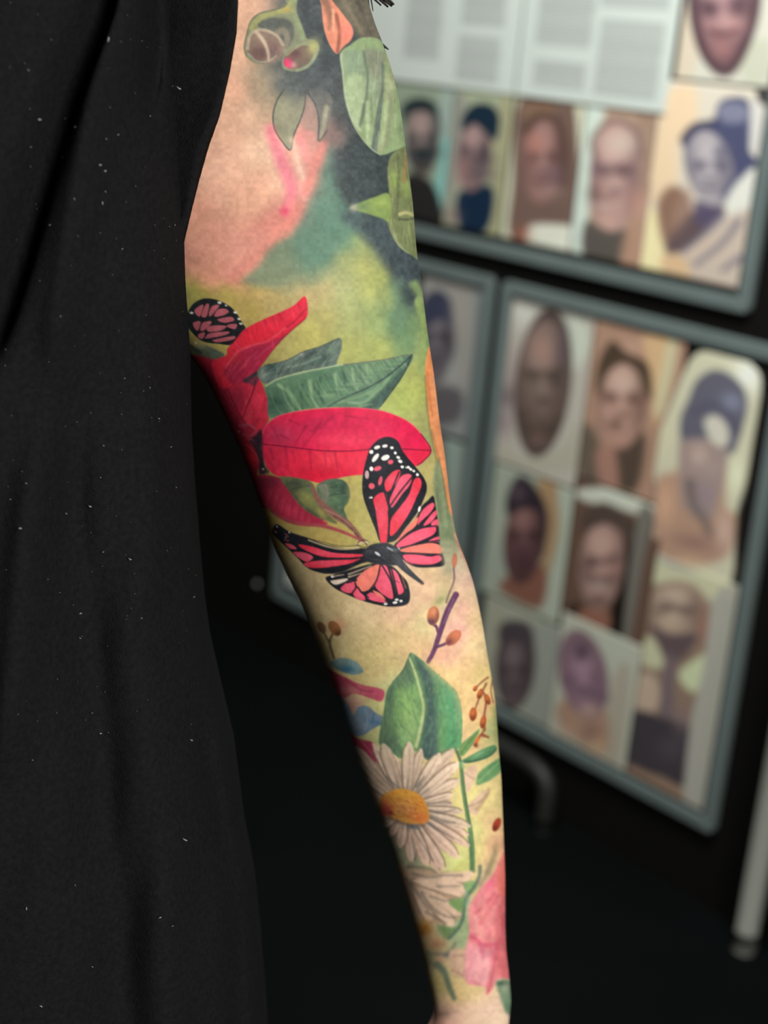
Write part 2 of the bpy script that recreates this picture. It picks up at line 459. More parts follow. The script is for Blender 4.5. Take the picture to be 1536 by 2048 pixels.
    K.line([(985, 340), (1000, 460), (1015, 610), (1065, 765), (1150, 890), (1232, 952)], 8, (168, 188, 140), .6, 1.8)
    K.at(360, 300, 3.072)
    m = K.fill([(1275, 120), (1310, 20), (1420, -10), (1440, 250), (1460, 420), (1475, 660), (1420, 645), (1350, 598), (1300, 520), (1268, 420), (1285, 300)],
               (120, 130, 80), 1, 2)
    K.blob(1320, 190, 30, 60, (146, 174, 78), .9, clip=m)
    K.blob(1395, 240, 26, 60, (152, 176, 78), .8, clip=m)
    K.line([(1395, 10), (1385, 100), (1375, 190)], 24, (160, 128, 84), .85, 4, clip=m)
    K.line([(1340, 30), (1340, 240), (1330, 420)], 16, (96, 106, 70), .8, 4, clip=m)
    K.blob(1390, 470, 50, 60, (132, 146, 90), .8, clip=m)
    K.line([(1350, 395), (1390, 385), (1435, 400)], 20, (196, 188, 120), .9, 3, clip=m)
    K.line([(1350, 425), (1395, 428), (1435, 420)], 12, (70, 76, 56), .8, 3, clip=m)
    K.line([(1295, 440), (1330, 560), (1400, 640)], 14, (160, 170, 120), .7, 3.5, clip=m)
    K.strokes(m, 40, 88, 40, [(150, 166, 96), (92, 104, 66), (170, 170, 110)], .4, 3, 1.4, 22, 6)
    m = K.fill([(1045, 352), (1120, 318), (1200, 288), (1285, 272), (1290, 432), (1240, 420), (1150, 392), (1085, 372)], (132, 158, 78), 1, 3)
    K.blob(1240, 320, 60, 40, (160, 184, 84), .8, clip=m)
    K.blob(1110, 350, 50, 25, (98, 124, 86), .7, clip=m)
    K.blob(1066, 356, 22, 22, (176, 168, 150), .85)
    K.line([(1440, 830), (1480, 900), (1470, 960), (1500, 1040)], 60, (140, 168, 96), .85, 7, w2=40)
    K.blob(1465, 940, 24, 24, (164, 188, 110), .6)

    # ------------------------------------------------ stem and orange edge on the right
    K.at(360, 580, 2.844)
    K.blob(1290, 40, 40, 40, (66, 84, 80), .5)
    K.line([(1360, 60), (1390, 200), (1385, 330), (1365, 470)], 44, (148, 172, 92), .85, 5, w2=34)
    K.line([(1355, 250), (1350, 360)], 30, (164, 176, 104), .5, 7)
    m = K.fill([(1394, 470), (1418, 320), (1460, 420), (1500, 650), (1540, 850), (1560, 980), (1480, 985), (1440, 860), (1412, 700)], (236, 150, 96), 1, 2.5)
    K.line([(1405, 470), (1425, 650), (1455, 800), (1490, 960)], 12, (190, 110, 70), .6, 3, clip=m)
    K.line([(1440, 500), (1480, 800)], 16, (246, 178, 130), .6, 4, clip=m)
    K.line([(1395, 490), (1410, 700), (1440, 880), (1460, 967)], 10, (126, 108, 70), .6, 3)

    # ------------------------------------------------ small butterfly by the shirt
    INK = (34, 38, 40)
    K.fill([(40, 140), (72, 82), (130, 50), (200, 54), (270, 84), (320, 130), (355, 190), (372, 222), (330, 300), (290, 314), (220, 306), (140, 296), (88, 262), (40, 200)], INK, 1, 1.6)
    for q in ([(88, 108), (126, 84), (132, 96), (112, 150), (84, 128)], [(146, 84), (166, 86), (150, 150), (122, 146)],
              [(184, 92), (222, 86), (208, 112), (172, 150), (166, 130)], [(216, 112), (260, 108), (276, 126), (242, 145), (196, 150)],
              [(214, 168), (288, 152), (306, 174), (252, 186)], [(76, 188), (116, 180), (102, 230), (82, 216)],
              [(130, 186), (180, 181), (142, 226), (116, 230)], [(166, 206), (262, 204), (232, 230), (160, 236)],
              [(172, 246), (272, 236), (260, 255), (150, 276), (150, 262)], [(108, 250), (142, 240), (130, 276), (104, 270)],
              [(190, 284), (304, 262), (300, 282), (215, 297)], [(278, 196), (322, 194), (312, 222), (270, 210)]):
        q = np.array(q, float)
        K.fill(q.mean(0) + (q - q.mean(0)) * 1.02, (186, 96, 106), 1, 1.0)
    for x, y, r in ((225, 72, 9), (315, 128, 8), (336, 165, 7), (346, 192, 7), (66, 130, 8), (262, 88, 5), (90, 300, 6)):
        K.oval(x, y, r * 1.3, r * .9, (222, 222, 206), .95)
    m = K.fill([(60, 330), (130, 312), (200, 338), (252, 368), (214, 402), (150, 410), (115, 392), (80, 360)], (92, 104, 84), 1, 3)
    K.blob(110, 320, 40, 20, (176, 168, 110), .7)
    K.line([(40, 300), (120, 360)], 14, (60, 60, 50), .7, 3)

    # ------------------------------------------------ poinsettia
    # dark shaded petals at the inner side
    m = K.fill([(60, 380), (190, 395), (270, 430), (420, 500), (480, 600), (505, 700), (490, 780), (470, 860), (470, 990), (380, 1000), (300, 860), (200, 690), (120, 540)],
               (176, 40, 58), 1, 4)
    K.blob(180, 560, 60, 130, (120, 30, 46), .8, ang=-30, clip=m)
    K.blob(300, 640, 60, 80, (150, 44, 66), .8, clip=m)
    K.strokes(m, 40, 60, 30, [(206, 60, 84), (126, 30, 50), (186, 48, 70)], .4, 5, 2.4, 31, 14)
    m2 = K.fill([(436, 488), (472, 550), (502, 640), (502, 730), (470, 800), (420, 806), (360, 740), (310, 650), (270, 560), (370, 528)], (204, 46, 68), 1, 2.2)
    K.blob(330, 610, 50, 70, (150, 40, 62), .8, clip=m2)
    K.blob(450, 620, 40, 70, (222, 58, 80), .8, clip=m2)
    K.strokes(m2, 34, 115, 26, [(232, 92, 108), (156, 30, 56), (214, 60, 82)], .4, 4, 2, 32, 10)
    K.line([(432, 520), (400, 620), (352, 726)], 9, (104, 26, 46), .85, 1.8, w2=4)
    K.line([(270, 560), (310, 650), (360, 740), (420, 806)], 6, (96, 26, 44), .7, 2)
    m3 = K.fill([(150, 560), (220, 560), (300, 660), (370, 760), (400, 850), (330, 840), (250, 720)], (158, 38, 58), .9, 3)
    K.strokes(m3, 20, 55, 26, [(190, 60, 80), (110, 28, 46)], .45, 4, 2, 33, 10)
    # upper folded petal
    m = K.fill([(710, 36), (726, 110), (716, 160), (640, 226), (580, 282), (520, 352), (460, 432), (412, 490), (370, 530), (300, 545), (230, 560), (186, 460),
                (190, 402), (262, 372), (272, 330), (312, 290), (370, 222), (480, 165), (580, 122), (650, 86)], (222, 46, 66), 1, 1.6)
    K.fill([(250, 460), (320, 360), (420, 312), (520, 292), (620, 240), (718, 158), (640, 228), (520, 354), (412, 492), (360, 528), (300, 540)],
           (160, 40, 68), .9, 5, clip=m)
    K.blob(640, 130, 70, 30, (232, 58, 78), .8, ang=-30, clip=m)
    K.blob(430, 250, 90, 40, (228, 44, 60), .9, ang=-25, clip=m)
    K.blob(280, 380, 60, 40, (206, 50, 62), .8, clip=m)
    K.strokes(m, 70, lambda x, y: 120 if y > 700 else 70, 22, [(240, 84, 98), (176, 30, 56), (206, 44, 70)], .32, 4, 2, 34, 14)
    K.line([(715, 110), (650, 180), (600, 216)], 7, (150, 30, 52), .8, 2, clip=m)
    K.line([(600, 216), (500, 290), (420, 312), (330, 352), (260, 440)], 9, (240, 92, 104), .7, 3, clip=m)
    for a, b in (((480, 170), (500, 230)), ((430, 195), (440, 260)), ((560, 130), (590, 190)), ((380, 225), (390, 280)), ((530, 150), (545, 200))):
        K.line([a, b], 10, (176, 30, 52), .6, 3, w2=3, clip=m)
    for a, b in (((560, 290), (470, 350)), ((500, 330), (420, 400)), ((440, 350), (340, 450)), ((400, 380), (300, 500)), ((340, 400), (270, 500)), ((450, 400), (380, 500))):
        K.line([a, b], 8, (196, 70, 96), .55, 2.6, w2=4, clip=m)
    K.line([(716, 160), (640, 226), (580, 282), (520, 352), (460, 432), (412, 490)], 5, (120, 28, 54), .7, 1.5)
    K.line([(372, 516), (410, 490), (440, 470)], 26, (56, 46, 56), .85, 3, w2=14)
    K.fill([(372, 515), (430, 470), (450, 500), (425, 545), (390, 530)], (60, 52, 62), .6, 3)
    # back leaf
    m = K.fill([(440, 470), (480, 430), (600, 402), (700, 352), (800, 320), (905, 274), (920, 320), (895, 400), (870, 432), (700, 462), (560, 502), (492, 532), (455, 510)],
               (88, 106, 96), 1, 1.8)
    K.blob(520, 440, 50, 30, (52, 74, 70), .9, clip=m)
    K.blob(640, 400, 60, 26, (108, 130, 112), .8, ang=-20, clip=m)
    K.blob(730, 370, 40, 22, (56, 68, 68), .9, ang=-25, clip=m)
    K.blob(690, 365, 18, 14, (176, 176, 166), .7, clip=m)
    K.blob(860, 340, 50, 34, (120, 146, 120), .7, ang=-30, clip=m)
    K.blob(790, 400, 60, 20, (64, 92, 80), .8, ang=-15, clip=m)
    K.blob(470, 480, 24, 34, (150, 160, 150), .6, clip=m)
    K.line([(620, 440), (700, 420), (800, 380)], 10, (160, 178, 150), .5, 3, clip=m)
    K.strokes(m, 50, lambda x, y: -55, 20, [(150, 168, 150), (52, 72, 68), (104, 130, 110)], .35, 4, 2, 35, 14)
    K.line([(480, 430), (600, 402), (700, 352), (800, 320), (905, 274)], 5, (62, 74, 66), .7, 1.6)
    K.line([(905, 276), (918, 320), (893, 400)], 7, (120, 120, 112), .8, 1.6)
    # front leaf
    m = K.fill([(486, 545), (560, 505), (700, 466), (870, 432), (1000, 415), (1150, 396), (1322, 366), (1272, 480), (1202, 582), (1140, 662), (1100, 682), (830, 668), (640, 692), (512, 728), (498, 622)],
               (92, 132, 96), 1, 1.6)
    K.fill([(1322, 366), (1272, 480), (1202, 582), (1140, 662), (1040, 680), (1130, 590), (1230, 480)], (58, 84, 76), .85, 6, clip=m)
    K.blob(540, 650, 60, 60, (56, 90, 74), .9, clip=m)
    K.blob(830, 520, 90, 50, (78, 120, 86), .8, clip=m)
    K.blob(700, 620, 60, 60, (84, 126, 84), .7, clip=m)
    K.blob(1120, 440, 110, 40, (120, 156, 106), .8, ang=-12, clip=m)
    for q, w, cc in (([(560, 540), (640, 600), (690, 690)], 20, (146, 178, 126)), ([(740, 520), (750, 610), (790, 680)], 26, (156, 190, 134)),
                     ([(610, 560), (640, 640), (650, 690)], 14, (120, 160, 110)), ([(880, 480), (890, 540), (900, 600)], 18, (140, 172, 124)),
                     ([(980, 450), (990, 520), (1010, 570)], 16, (150, 180, 130)), ([(1060, 430), (1070, 490), (1080, 530)], 14, (150, 178, 124)),
                     ([(700, 540), (690, 600), (700, 680)], 16, (66, 100, 78)), ([(800, 500), (790, 580), (820, 650)], 18, (60, 96, 76)),
                     ([(930, 470), (940, 540), (950, 600)], 16, (70, 100, 80)), ([(1020, 440), (1040, 520)], 14, (78, 106, 84)),
                     ([(1110, 430), (1140, 490)], 14, (86, 116, 88)), ([(1170, 410), (1200, 450)], 12, (90, 120, 90)),
                     ([(960, 640), (1040, 640), (1100, 600)], 14, (140, 176, 130)), ([(1080, 600), (1140, 560), (1190, 500)], 14, (134, 168, 118)),
                     ([(900, 640), (1000, 612), (1100, 570), (1200, 490)], 14, (130, 166, 116)), ([(1020, 660), (1090, 650)], 12, (120, 160, 116))):
        K.line(q, w, cc, .75, 3.2, w2=w * .4, clip=m)
    rl = np.random.RandomState(8)
    for k in range(46):
        tt = k / 45.0
        bx_, by_ = 520 + 760 * tt, 690 - 290 * tt ** 1.2 - 8
        cc = [(150, 182, 136), (58, 92, 76), (118, 156, 108), (72, 110, 84)][rl.randint(4)]
        K.line([(bx_ + 40, by_ + 26), (bx_ - 4, by_ - 40), (bx_ - 26 + rl.randint(-10, 10), by_ - 120 + 60 * tt)], rl.randint(8, 18), cc, .42, 3, w2=4, clip=m)
        K.line([(bx_ - 20, by_ + 10), (bx_ + 60, by_ + 6), (bx_ + 130, by_ - 40)], rl.randint(6, 12), cc, .32 * (tt > .35), 3, w2=3, clip=m)
    K.line([(490, 545), (560, 506), (700, 468), (870, 434), (930, 424)], 9, (176, 196, 146), .8, 2)
    K.line([(930, 424), (1000, 416), (1150, 397), (1320, 368)], 5, (126, 110, 92), .8, 1.5)
    K.line([(1312, 378), (1180, 490), (1060, 560), (950, 606), (840, 664)], 11, (56, 70, 70), .9, 1.8, w2=5, clip=m)
    K.line([(1320, 368), (1270, 480), (1200, 582), (1138, 664)], 7, (50, 62, 60), .8, 2)
    # centre of the flower
    K.fill([(430, 826), (466, 800), (474, 967), (482, 1040), (440, 1000), (400, 900), (390, 862)], (52, 38, 48), .95, 3)
    for q in ([(340, 770), (400, 770), (430, 800), (400, 830), (360, 820)], [(300, 800), (330, 840), (330, 880)], [(360, 880), (400, 850), (430, 870)]):
        K.line(q, 16, (172, 78, 98), .7, 3, w2=8)
    K.line([(395, 860), (440, 900), (470, 880)], 12, (84, 60, 72), .8, 2.5)
    for x, y in ((318, 812), (326, 830), (335, 805), (460, 905)):
        K.oval(x, y, 5, 5, (176, 170, 120), .8)
    # big petal
    K.at(0, 0, 1)
    pet = [(525, 865), (536, 847), (560, 831), (606, 821), (662, 816), (719, 816), (768, 823), (814, 842), (842, 868), (862, 900), (848, 921),
           (834, 931), (782, 944), (726, 949), (684, 954), (648, 966), (622, 962), (586, 955), (554, 951), (535, 935), (527, 912), (523, 889)]
    m = K.fill(pet, (224, 38, 76), 1, 1.6)
    K.fill([(524, 889), (600, 898), (700, 900), (800, 896), (865, 900), (834, 931), (726, 949), (648, 966), (554, 951), (530, 930)], (232, 46, 70), .75, 4, clip=m)
    K.blob(560, 870, 34, 26, (176, 58, 86), .75, clip=m)
    K.blob(640, 850, 60, 20, (196, 44, 84), .7, ang=-10, clip=m)
    K.blob(690, 880, 60, 16, (244, 70, 100), .7, clip=m)
    K.blob(770, 850, 60, 20, (216, 30, 80), .8, clip=m)
    K.blob(820, 880, 26, 34, (206, 28, 74), .7, clip=m)
    K.blob(660, 918, 26, 18, (246, 78, 88), .6, clip=m)
    K.blob(720, 925, 30, 18, (240, 66, 86), .6, clip=m)
    K.blob(548, 925, 24, 26, (206, 44, 74), .7, clip=m)
    K.blob(640, 950, 50, 12, (216, 30, 56), .7, clip=m)
    K.line([(523, 888), (570, 893), (640, 901), (700, 902), (770, 897), (862, 901)], 2.6, (132, 22, 54), .85, 1.1, clip=m)
    for a, b, w in (((640, 848), (604, 898), 4), ((612, 852), (588, 892), 4), ((668, 830), (640, 858), 3), ((570, 895), (577, 935), 5), ((548, 858), (560, 884), 4),
                    ((585, 902), (590, 925), 3), ((540, 898), (548, 920), 4), ((580, 840), (600, 850), 3), ((690, 832), (740, 838), 3), ((560, 870), (580, 880), 4),
                    ((620, 905), (622, 940), 4), ((670, 905), (676, 945), 4), ((650, 905), (652, 930), 3)):
        K.line([a, b], w * 1.4, (140, 24, 58), .42, 3.4, w2=1, clip=m)
    rl = np.random.RandomState(9)
    for k in range(90):
        x_ = rl.uniform(530, 850)
        up_ = rl.rand() < .5
        y_ = 894 - rl.uniform(4, 60) if up_ else 900 + rl.uniform(4, 50)
        cc = [(196, 26, 64), (244, 78, 104), (176, 30, 66), (236, 56, 84)][rl.randint(4)]
        K.line([(x_, y_), (x_ + rl.uniform(6, 16), y_ - rl.uniform(8, 20) if up_ else y_ + rl.uniform(8, 20))], rl.uniform(3, 8), cc, .22, 3.2, w2=2, clip=m)
    K.line(pet[:10], 2.2, (236, 90, 110), .6, 1.2)
    K.line([(842, 868), (862, 900), (848, 921), (834, 931)], 2.5, (120, 24, 60), .8, 1.2)

    # ------------------------------------------------ petals and leaves under the big petal
    K.at(440, 840, 3.072)
    m = K.fill([(60, 40), (120, 90), (200, 150), (236, 220), (242, 280), (230, 350), (300, 520), (240, 520), (120, 300), (40, 130)], (150, 32, 48), 1, 3)
    K.blob(205, 240, 40, 60, (190, 36, 50), .9, clip=m)
    K.line([(160, 150), (215, 200), (238, 270), (232, 330)], 7, (208, 84, 86), .7, 2)
    K.fill([(200, 130), (260, 100), (262, 250), (300, 320), (240, 330), (236, 240)], (54, 38, 46), .85, 4)
    K.oval(265, 302, 7, 7, (190, 160, 150), .9)
    m = K.fill([(225, 350), (300, 340), (400, 372), (500, 470), (600, 572), (660, 640), (540, 645), (430, 632), (330, 574), (265, 495), (230, 430)], (172, 46, 70), 1, 2.2)
    K.blob(300, 380, 80, 40, (110, 34, 50), .8, clip=m)
    K.blob(420, 560, 80, 40, (206, 56, 84), .8, ang=35, clip=m)
    for i in range(7):
        K.line([(290 + i * 40, 420 + i * 26), (262 + i * 43, 478 + i * 25), (262 + i * 42, 520 + i * 20)], 10, (132, 34, 56), .4, 4.5, w2=3, clip=m)
        K.line([(312 + i * 39, 440 + i * 27), (296 + i * 42, 520 + i * 21)], 8, (222, 96, 116), .28, 4.5, w2=3, clip=m)
    m = K.fill([(370, 352), (470, 356), (560, 384), (604, 470), (650, 560), (720, 636), (640, 615), (540, 565), (470, 500), (420, 430)], (98, 106, 62), 1, 3)
    K.blob(540, 470, 50, 60, (158, 150, 74), .8, ang=40, clip=m)
    K.blob(460, 390, 70, 30, (66, 74, 58), .9, clip=m)
    K.blob(560, 430, 40, 30, (86, 112, 70), .8, clip=m)
    K.blob(620, 570, 50, 20, (178, 160, 80), .7, ang=45, clip=m)
    K.line([(430, 430), (520, 540), (620, 610)], 14, (80, 84, 70), .7, 4, clip=m)
    K.line([(450, 420), (560, 400)], 8, (62, 70, 54), .7, 3, clip=m)
    m = K.fill([(598, 400), (680, 362), (760, 372), (797, 430), (792, 500), (762, 545), (780, 610), (720, 590), (650, 540), (608, 470)], (78, 106, 78), 1, 2.2)
    K.blob(745, 420, 50, 50, (58, 84, 66), .8, clip=m)
    K.strokes(m, 24, 20, 16, [(112, 140, 100), (52, 74, 60)], .4, 3, 1.6, 37, 20)
    K.blob(640, 450, 30, 70, (136, 130, 108), .7, clip=m)
    K.blob(700, 490, 40, 40, (96, 126, 84), .7, clip=m)
    K.line([(660, 470), (720, 455), (770, 450)], 7, (48, 70, 60), .7, 2, clip=m)
    K.line([(610, 410), (650, 400), (660, 470), (640, 520)], 10, (148, 128, 112), .7, 3, clip=m)
    K.fill([(790, 400), (870, 350), (885, 480), (930, 600), (960, 720), (860, 670), (790, 580), (795, 480)], (184, 172, 100), .5, 10)
    K.line([(560, 400), (610, 500), (700, 580), (790, 640), (880, 745)], 18, (138, 92, 82), .95, 2.4, w2=18, mid=44)
    K.line([(700, 590), (770, 630), (860, 730)], 8, (90, 60, 62), .8, 2)
    K.line([(640, 550), (730, 590), (800, 650)], 8, (176, 136, 116), .6, 2.5)
    K.line([(270, 510), (360, 590), (480, 636), (620, 648), (760, 690), (880, 745)], 16, (168, 70, 78), .95, 2.4, w2=12, mid=24)
    K.line([(640, 620), (740, 660), (820, 690)], 12, (184, 150, 90), .6, 3)

    # ------------------------------------------------ monarch butterfly
    INK = (32, 34, 42)
    PK, RD, OR = (234, 84, 108), (228, 54, 72), (232, 124, 104)

    def cells(L, f=1.1, k=1.06):
        for q, cc in L:
            q = np.array(q, float)
            q = q.mean(0) + (q - q.mean(0)) * k
            mm = K.fill(q, cc, 1, f)
            cx, cy = q.mean(0)
            K.strokes(mm, 5, 60, 14, [(250, 126, 146), (214, 50, 76), (240, 96, 110)], .35, 3, 1.5, int(cx), 25)
            K.blob(cx, cy, np.ptp(q[:, 0]) * .35 + 4, np.ptp(q[:, 1]) * .35 + 4, (244, 106, 132) if cc != OR else (242, 128, 118), .5, clip=mm)
    # hind wing, right
    K.fill([(1200, 610), (1236, 535), (1275, 496), (1312, 468), (1330, 560), (1346, 660), (1356, 780), (1378, 850), (1374, 895), (1290, 906), (1200, 902), (1130, 862), (1080, 806),
            (1072, 765), (1130, 700)], INK, 1, 1.4)
    cells([([(1252, 548), (1300, 512), (1314, 530), (1290, 570), (1238, 618), (1218, 640), (1226, 590)], PK),
           ([(1292, 588), (1324, 558), (1331, 580), (1292, 630), (1252, 645)], PK), ([(1300, 632), (1336, 610), (1341, 646), (1308, 660)], PK),
           ([(1092, 762), (1140, 722), (1200, 686), (1280, 660), (1320, 666), (1308, 702), (1240, 736), (1160, 768), (1104, 782)], PK),
           ([(1198, 612), (1214, 604), (1200, 650), (1132, 712), (1088, 752), (1112, 702)], OR),
           ([(1112, 802), (1180, 776), (1280, 757), (1354, 776), (1350, 818), (1270, 825), (1180, 818)], OR),
           ([(1132, 832), (1200, 828), (1290, 840), (1340, 832), (1354, 860), (1300, 884), (1212, 884), (1152, 866)], PK),
           ([(1286, 742), (1344, 716), (1350, 742), (1310, 750)], PK)])
    K.line([(1140, 870), (1180, 892)], 12, (150, 80, 90), .7, 2)
    # fore wing, up
    K.fill([(905, 220), (928, 165), (980, 116), (1040, 104), (1092, 130), (1122, 190), (1160, 240), (1212, 300), (1260, 370), (1270, 430), (1242, 510), (1205, 580), (1135, 670),
            (1085, 735), (1040, 752), (985, 750), (958, 680), (914, 570), (880, 470), (874, 380), (885, 300)], INK, 1, 1.5)
    cells([([(946, 492), (984, 456), (1020, 465), (1030, 540), (1031, 640), (1022, 740), (990, 745), (970, 640), (956, 550)], RD),
           ([(1018, 372), (1060, 322), (1100, 310), (1102, 345), (1070, 402), (1030, 436), (1015, 412)], RD),
           ([(1108, 356), (1150, 336), (1176, 350), (1162, 402), (1120, 452), (1062, 530), (1046, 492), (1070, 432)], PK),
           ([(1190, 376), (1224, 368), (1232, 410), (1202, 482), (1160, 572), (1100, 662), (1060, 702), (1046, 682), (1058, 602), (1110, 532), (1160, 462)], RD)])
    for x, y, rx, ry, g in ((968, 298, 24, 14, -20), (1048, 258, 17, 14, -20), (932, 406, 19, 19, 0), (985, 374, 12, 29, 15)):
        K.oval(x, y, rx, ry, (226, 88, 108), 1, g)
    K.oval(903, 336, 13, 26, (206, 166, 168), .95)
    for x, y, rx, ry, g in ((930, 196, 13, 12, -30), (965, 168, 20, 11, -20), (1013, 160, 17, 10, -10), (1056, 171, 11, 9, 0), (1077, 203, 9, 9, 0), (1095, 230, 12, 9, 20),
                            (1107, 254, 14, 10, 20), (1120, 288, 11, 8, 0), (1158, 291, 10, 8, 20), (1172, 303, 9, 8, 20), (1190, 313, 9, 7, 20), (1213, 336, 9, 9, 0),
                            (955, 232, 13, 32, 38), (1016, 231, 27, 16, -22), (930, 300, 12, 14, 0), (930, 476, 8, 6, 0), (1225, 547, 8, 18, 15), (920, 478, 4, 4, 0), (1145, 292, 5, 5, 0)):
        K.oval(x, y, rx, ry, (244, 238, 228), 1, g)
    for q_ in ([(1035, 560), (1040, 650), (1030, 750)], [(1010, 440), (1040, 540)], [(1045, 530), (1100, 450), (1185, 345)], [(1100, 320), (1050, 440)]):
        K.line(q_, 10, INK, .9, 1.1)
    for q_ in ([(1085, 790), (1180, 770), (1350, 738)], [(1080, 765), (1180, 678), (1330, 650)], [(1110, 815), (1350, 826)]):
        K.line(q_, 9, INK, .95, 1.1)
    # fore wing, left
    K.fill([(322, 690), (348, 640), (430, 688), (540, 724), (640, 762), (760, 788), (880, 788), (915, 800), (915, 862), (860, 886), (760, 930), (690, 945), (620, 940), (540, 910),
            (480, 852), (420, 792), (365, 742)], INK, 1, 1.5)
    cells([([(398, 758), (440, 765), (472, 792), (430, 790)], PK), ([(478, 764), (560, 776), (680, 812), (780, 822), (888, 826), (870, 840), (760, 847), (640, 842), (560, 818), (502, 790)], RD),
           ([(446, 812), (520, 814), (574, 842), (540, 872), (500, 858)], PK), ([(508, 882), (580, 866), (700, 860), (820, 857), (870, 850), (800, 882), (700, 900), (600, 911), (540, 906)], RD)], k=.97)
    for q in ([(350, 690), (330, 678)], [(395, 735), (420, 742)], [(402, 700), (418, 716)]):
        K.line(q, 9, (180, 80, 96), .8, 1.5)
    for x, y, r in ((350, 655, 6), (425, 690, 6), (405, 722, 4), (340, 690, 4)):
        K.oval(x, y, r, r, (226, 220, 210), .9)
    K.line([(545, 738), (640, 772), (740, 792), (850, 786)], 10, (206, 184, 140), .85, 1.5, w2=12)
    K.line([(548, 728), (640, 752), (740, 774), (860, 770)], 4, (60, 52, 46), .8, 1)
    # hind wing, below
    K.fill([(648, 972), (700, 950), (790, 922), (900, 890), (980, 880), (1060, 900), (1112, 950), (1152, 1000), (1168, 1080), (1150, 1132), (1080, 1147), (1000, 1142), (880, 1112),
            (780, 1072), (700, 1030)], INK, 1, 1.5)
    cells([([(838, 986), (900, 922), (986, 890), (972, 960), (942, 1022), (882, 1050), (856, 1030)], OR),
           ([(990, 902), (1020, 900), (1042, 960), (1062, 1050), (1060, 1090), (1030, 1086), (970, 1040), (960, 1000)], PK),
           ([(1050, 920), (1086, 940), (1112, 1000), (1126, 1050), (1090, 1066), (1070, 1000)], PK), ([(744, 1040), (780, 1000), (822, 990), (832, 1022), (800, 1062)], PK),
           ([(818, 1060), (840, 1034), (872, 1060), (890, 1104), (840, 1096)], PK), ([(902, 1086), (936, 1062), (1012, 1110), (1000, 1120), (940, 1110)], PK),
           ([(942, 1048), (990, 1070), (1014, 1104), (960, 1075)], OR)])
    K.fill([(678, 992), (700, 984), (782, 974), (770, 992), (710, 1012)], (238, 214, 190), .95, 1.2)
    for q in ([(690, 962), (760, 950)], [(790, 948), (930, 896)], [(790, 965), (870, 940)]):
        K.line(q, 9, (206, 180, 146), .9, 1.4, w2=5)
    K.line([(1062, 996), (1084, 990), (1100, 1000)], 4, INK, .8, .9)
    for q_ in ([(986, 884), (962, 985), (905, 1062)], [(990, 884), (1050, 990), (1072, 1092)], [(1050, 900), (1072, 990), (1090, 1070)], [(850, 1030), (870, 1060), (910, 1090)], [(830, 1000), (835, 1030), (815, 1060)], [(840, 985), (780, 1000)]):
        K.line(q_, 9, INK, .95, 1.1, w2=11)
    K.line([(1118, 960), (1140, 1030)], 6, (206, 130, 60), .7, 1.4)
    for x, y, rx in ((1018, 1130, 12), (1075, 1122, 15), (1086, 1104, 12), (1112, 1112, 10), (690, 962, 9)):
        K.oval(x, y, rx, 7, (240, 236, 228), 1, -10)
    # body
    BD = (44, 46, 54)
    K.fill([(886, 806), (925, 768), (1000, 754), (1060, 768), (1105, 812), (1124, 862), (1085, 892), (1000, 890), (910, 872), (880, 842)], BD, 1, 2)
    K.line([(1080, 850), (1150, 925), (1245, 1004)], 58, (58, 58, 64), 1, 1.8, w2=16)
    K.blob(960, 856, 60, 20, (26, 26, 32), .8)
    for q_ in ([(900, 806), (940, 800)], [(920, 850), (980, 862)], [(1000, 780), (1030, 812)], [(1060, 830), (1100, 870)], [(990, 840), (1040, 872)], [(1130, 890), (1150, 920)], [(1160, 920), (1180, 948)]):
        K.line(q_, 8, (88, 92, 100), .5, 2, w2=3)
    K.oval(968, 822, 20, 8, (206, 206, 206), .95, 35)
    K.line([(1030, 785), (1060, 800)], 10, (190, 196, 200), .8, 1.6)
    K.blob(1075, 800, 18, 14, (120, 124, 130), .6)
    K.oval(1100, 790, 7, 7, (200, 200, 200), .8)
    K.blob(1240, 1004, 10, 8, (130, 90, 70), .7)
    K.line([(845, 765), (858, 742), (890, 738), (918, 750)], 6, (60, 48, 46), .9, 1)
    K.line([(852, 762), (880, 752), (912, 748)], 9, (226, 196, 176), .8, 1.6)
    K.line([(850, 772), (880, 782), (900, 780)], 5, (70, 56, 50), .8, 1)
    K.line([(880, 742), (905, 770)], 5, (50, 44, 46), .8, 1)

    # ------------------------------------------------ green edge and berry twig on the outer side
    m = K.fill([(1312, 340), (1342, 236), (1384, 300), (1402, 480), (1424, 650), (1450, 770), (1360, 780), (1342, 600), (1322, 480)], (122, 138, 94), .95, 5)
    K.line([(1350, 280), (1370, 450), (1390, 650)], 18, (150, 164, 120), .6, 5, clip=m)
    K.line([(1330, 420), (1352, 620)], 12, (98, 120, 84), .7, 4, clip=m)
    K.fill([(1355, 760), (1440, 740), (1450, 850), (1400, 960), (1375, 900)], (166, 162, 124), .7, 9)
    K.fill([(1290, 0), (1370, 0), (1410, 250), (1440, 560), (1408, 556), (1372, 350), (1332, 180)], (236, 152, 100), 1, 2.5)
    K.line([(1300, 60), (1350, 260), (1400, 540)], 9, (150, 110, 70), .6, 3)
    K.fill([(1440, 690), (1500, 780), (1560, 920), (1540, 930), (1470, 800)], (226, 158, 130), .9, 4)
    K.line([(1450, 740), (1500, 830), (1545, 920)], 7, (140, 96, 90), .6, 2)
    K.oval(1441, 862, 17, 44, (182, 112, 86), .95, 5, 2)
    K.line([(1436, 910), (1438, 985), (1410, 1060), (1390, 1120)], 11, (112, 76, 92), .9, 1.8)
    K.blob(1350, 1110, 50, 24, (140, 152, 82), .7, ang=-30)
    K.blob(1400, 1000, 40, 70, (186, 160, 110), .4)

    K.at(560, 1180, 3.2)
    K.blob(1170, 130, 50, 80, (232, 170, 156), .6)
    K.blob(1010, 410, 70, 40, (232, 170, 140), .7)
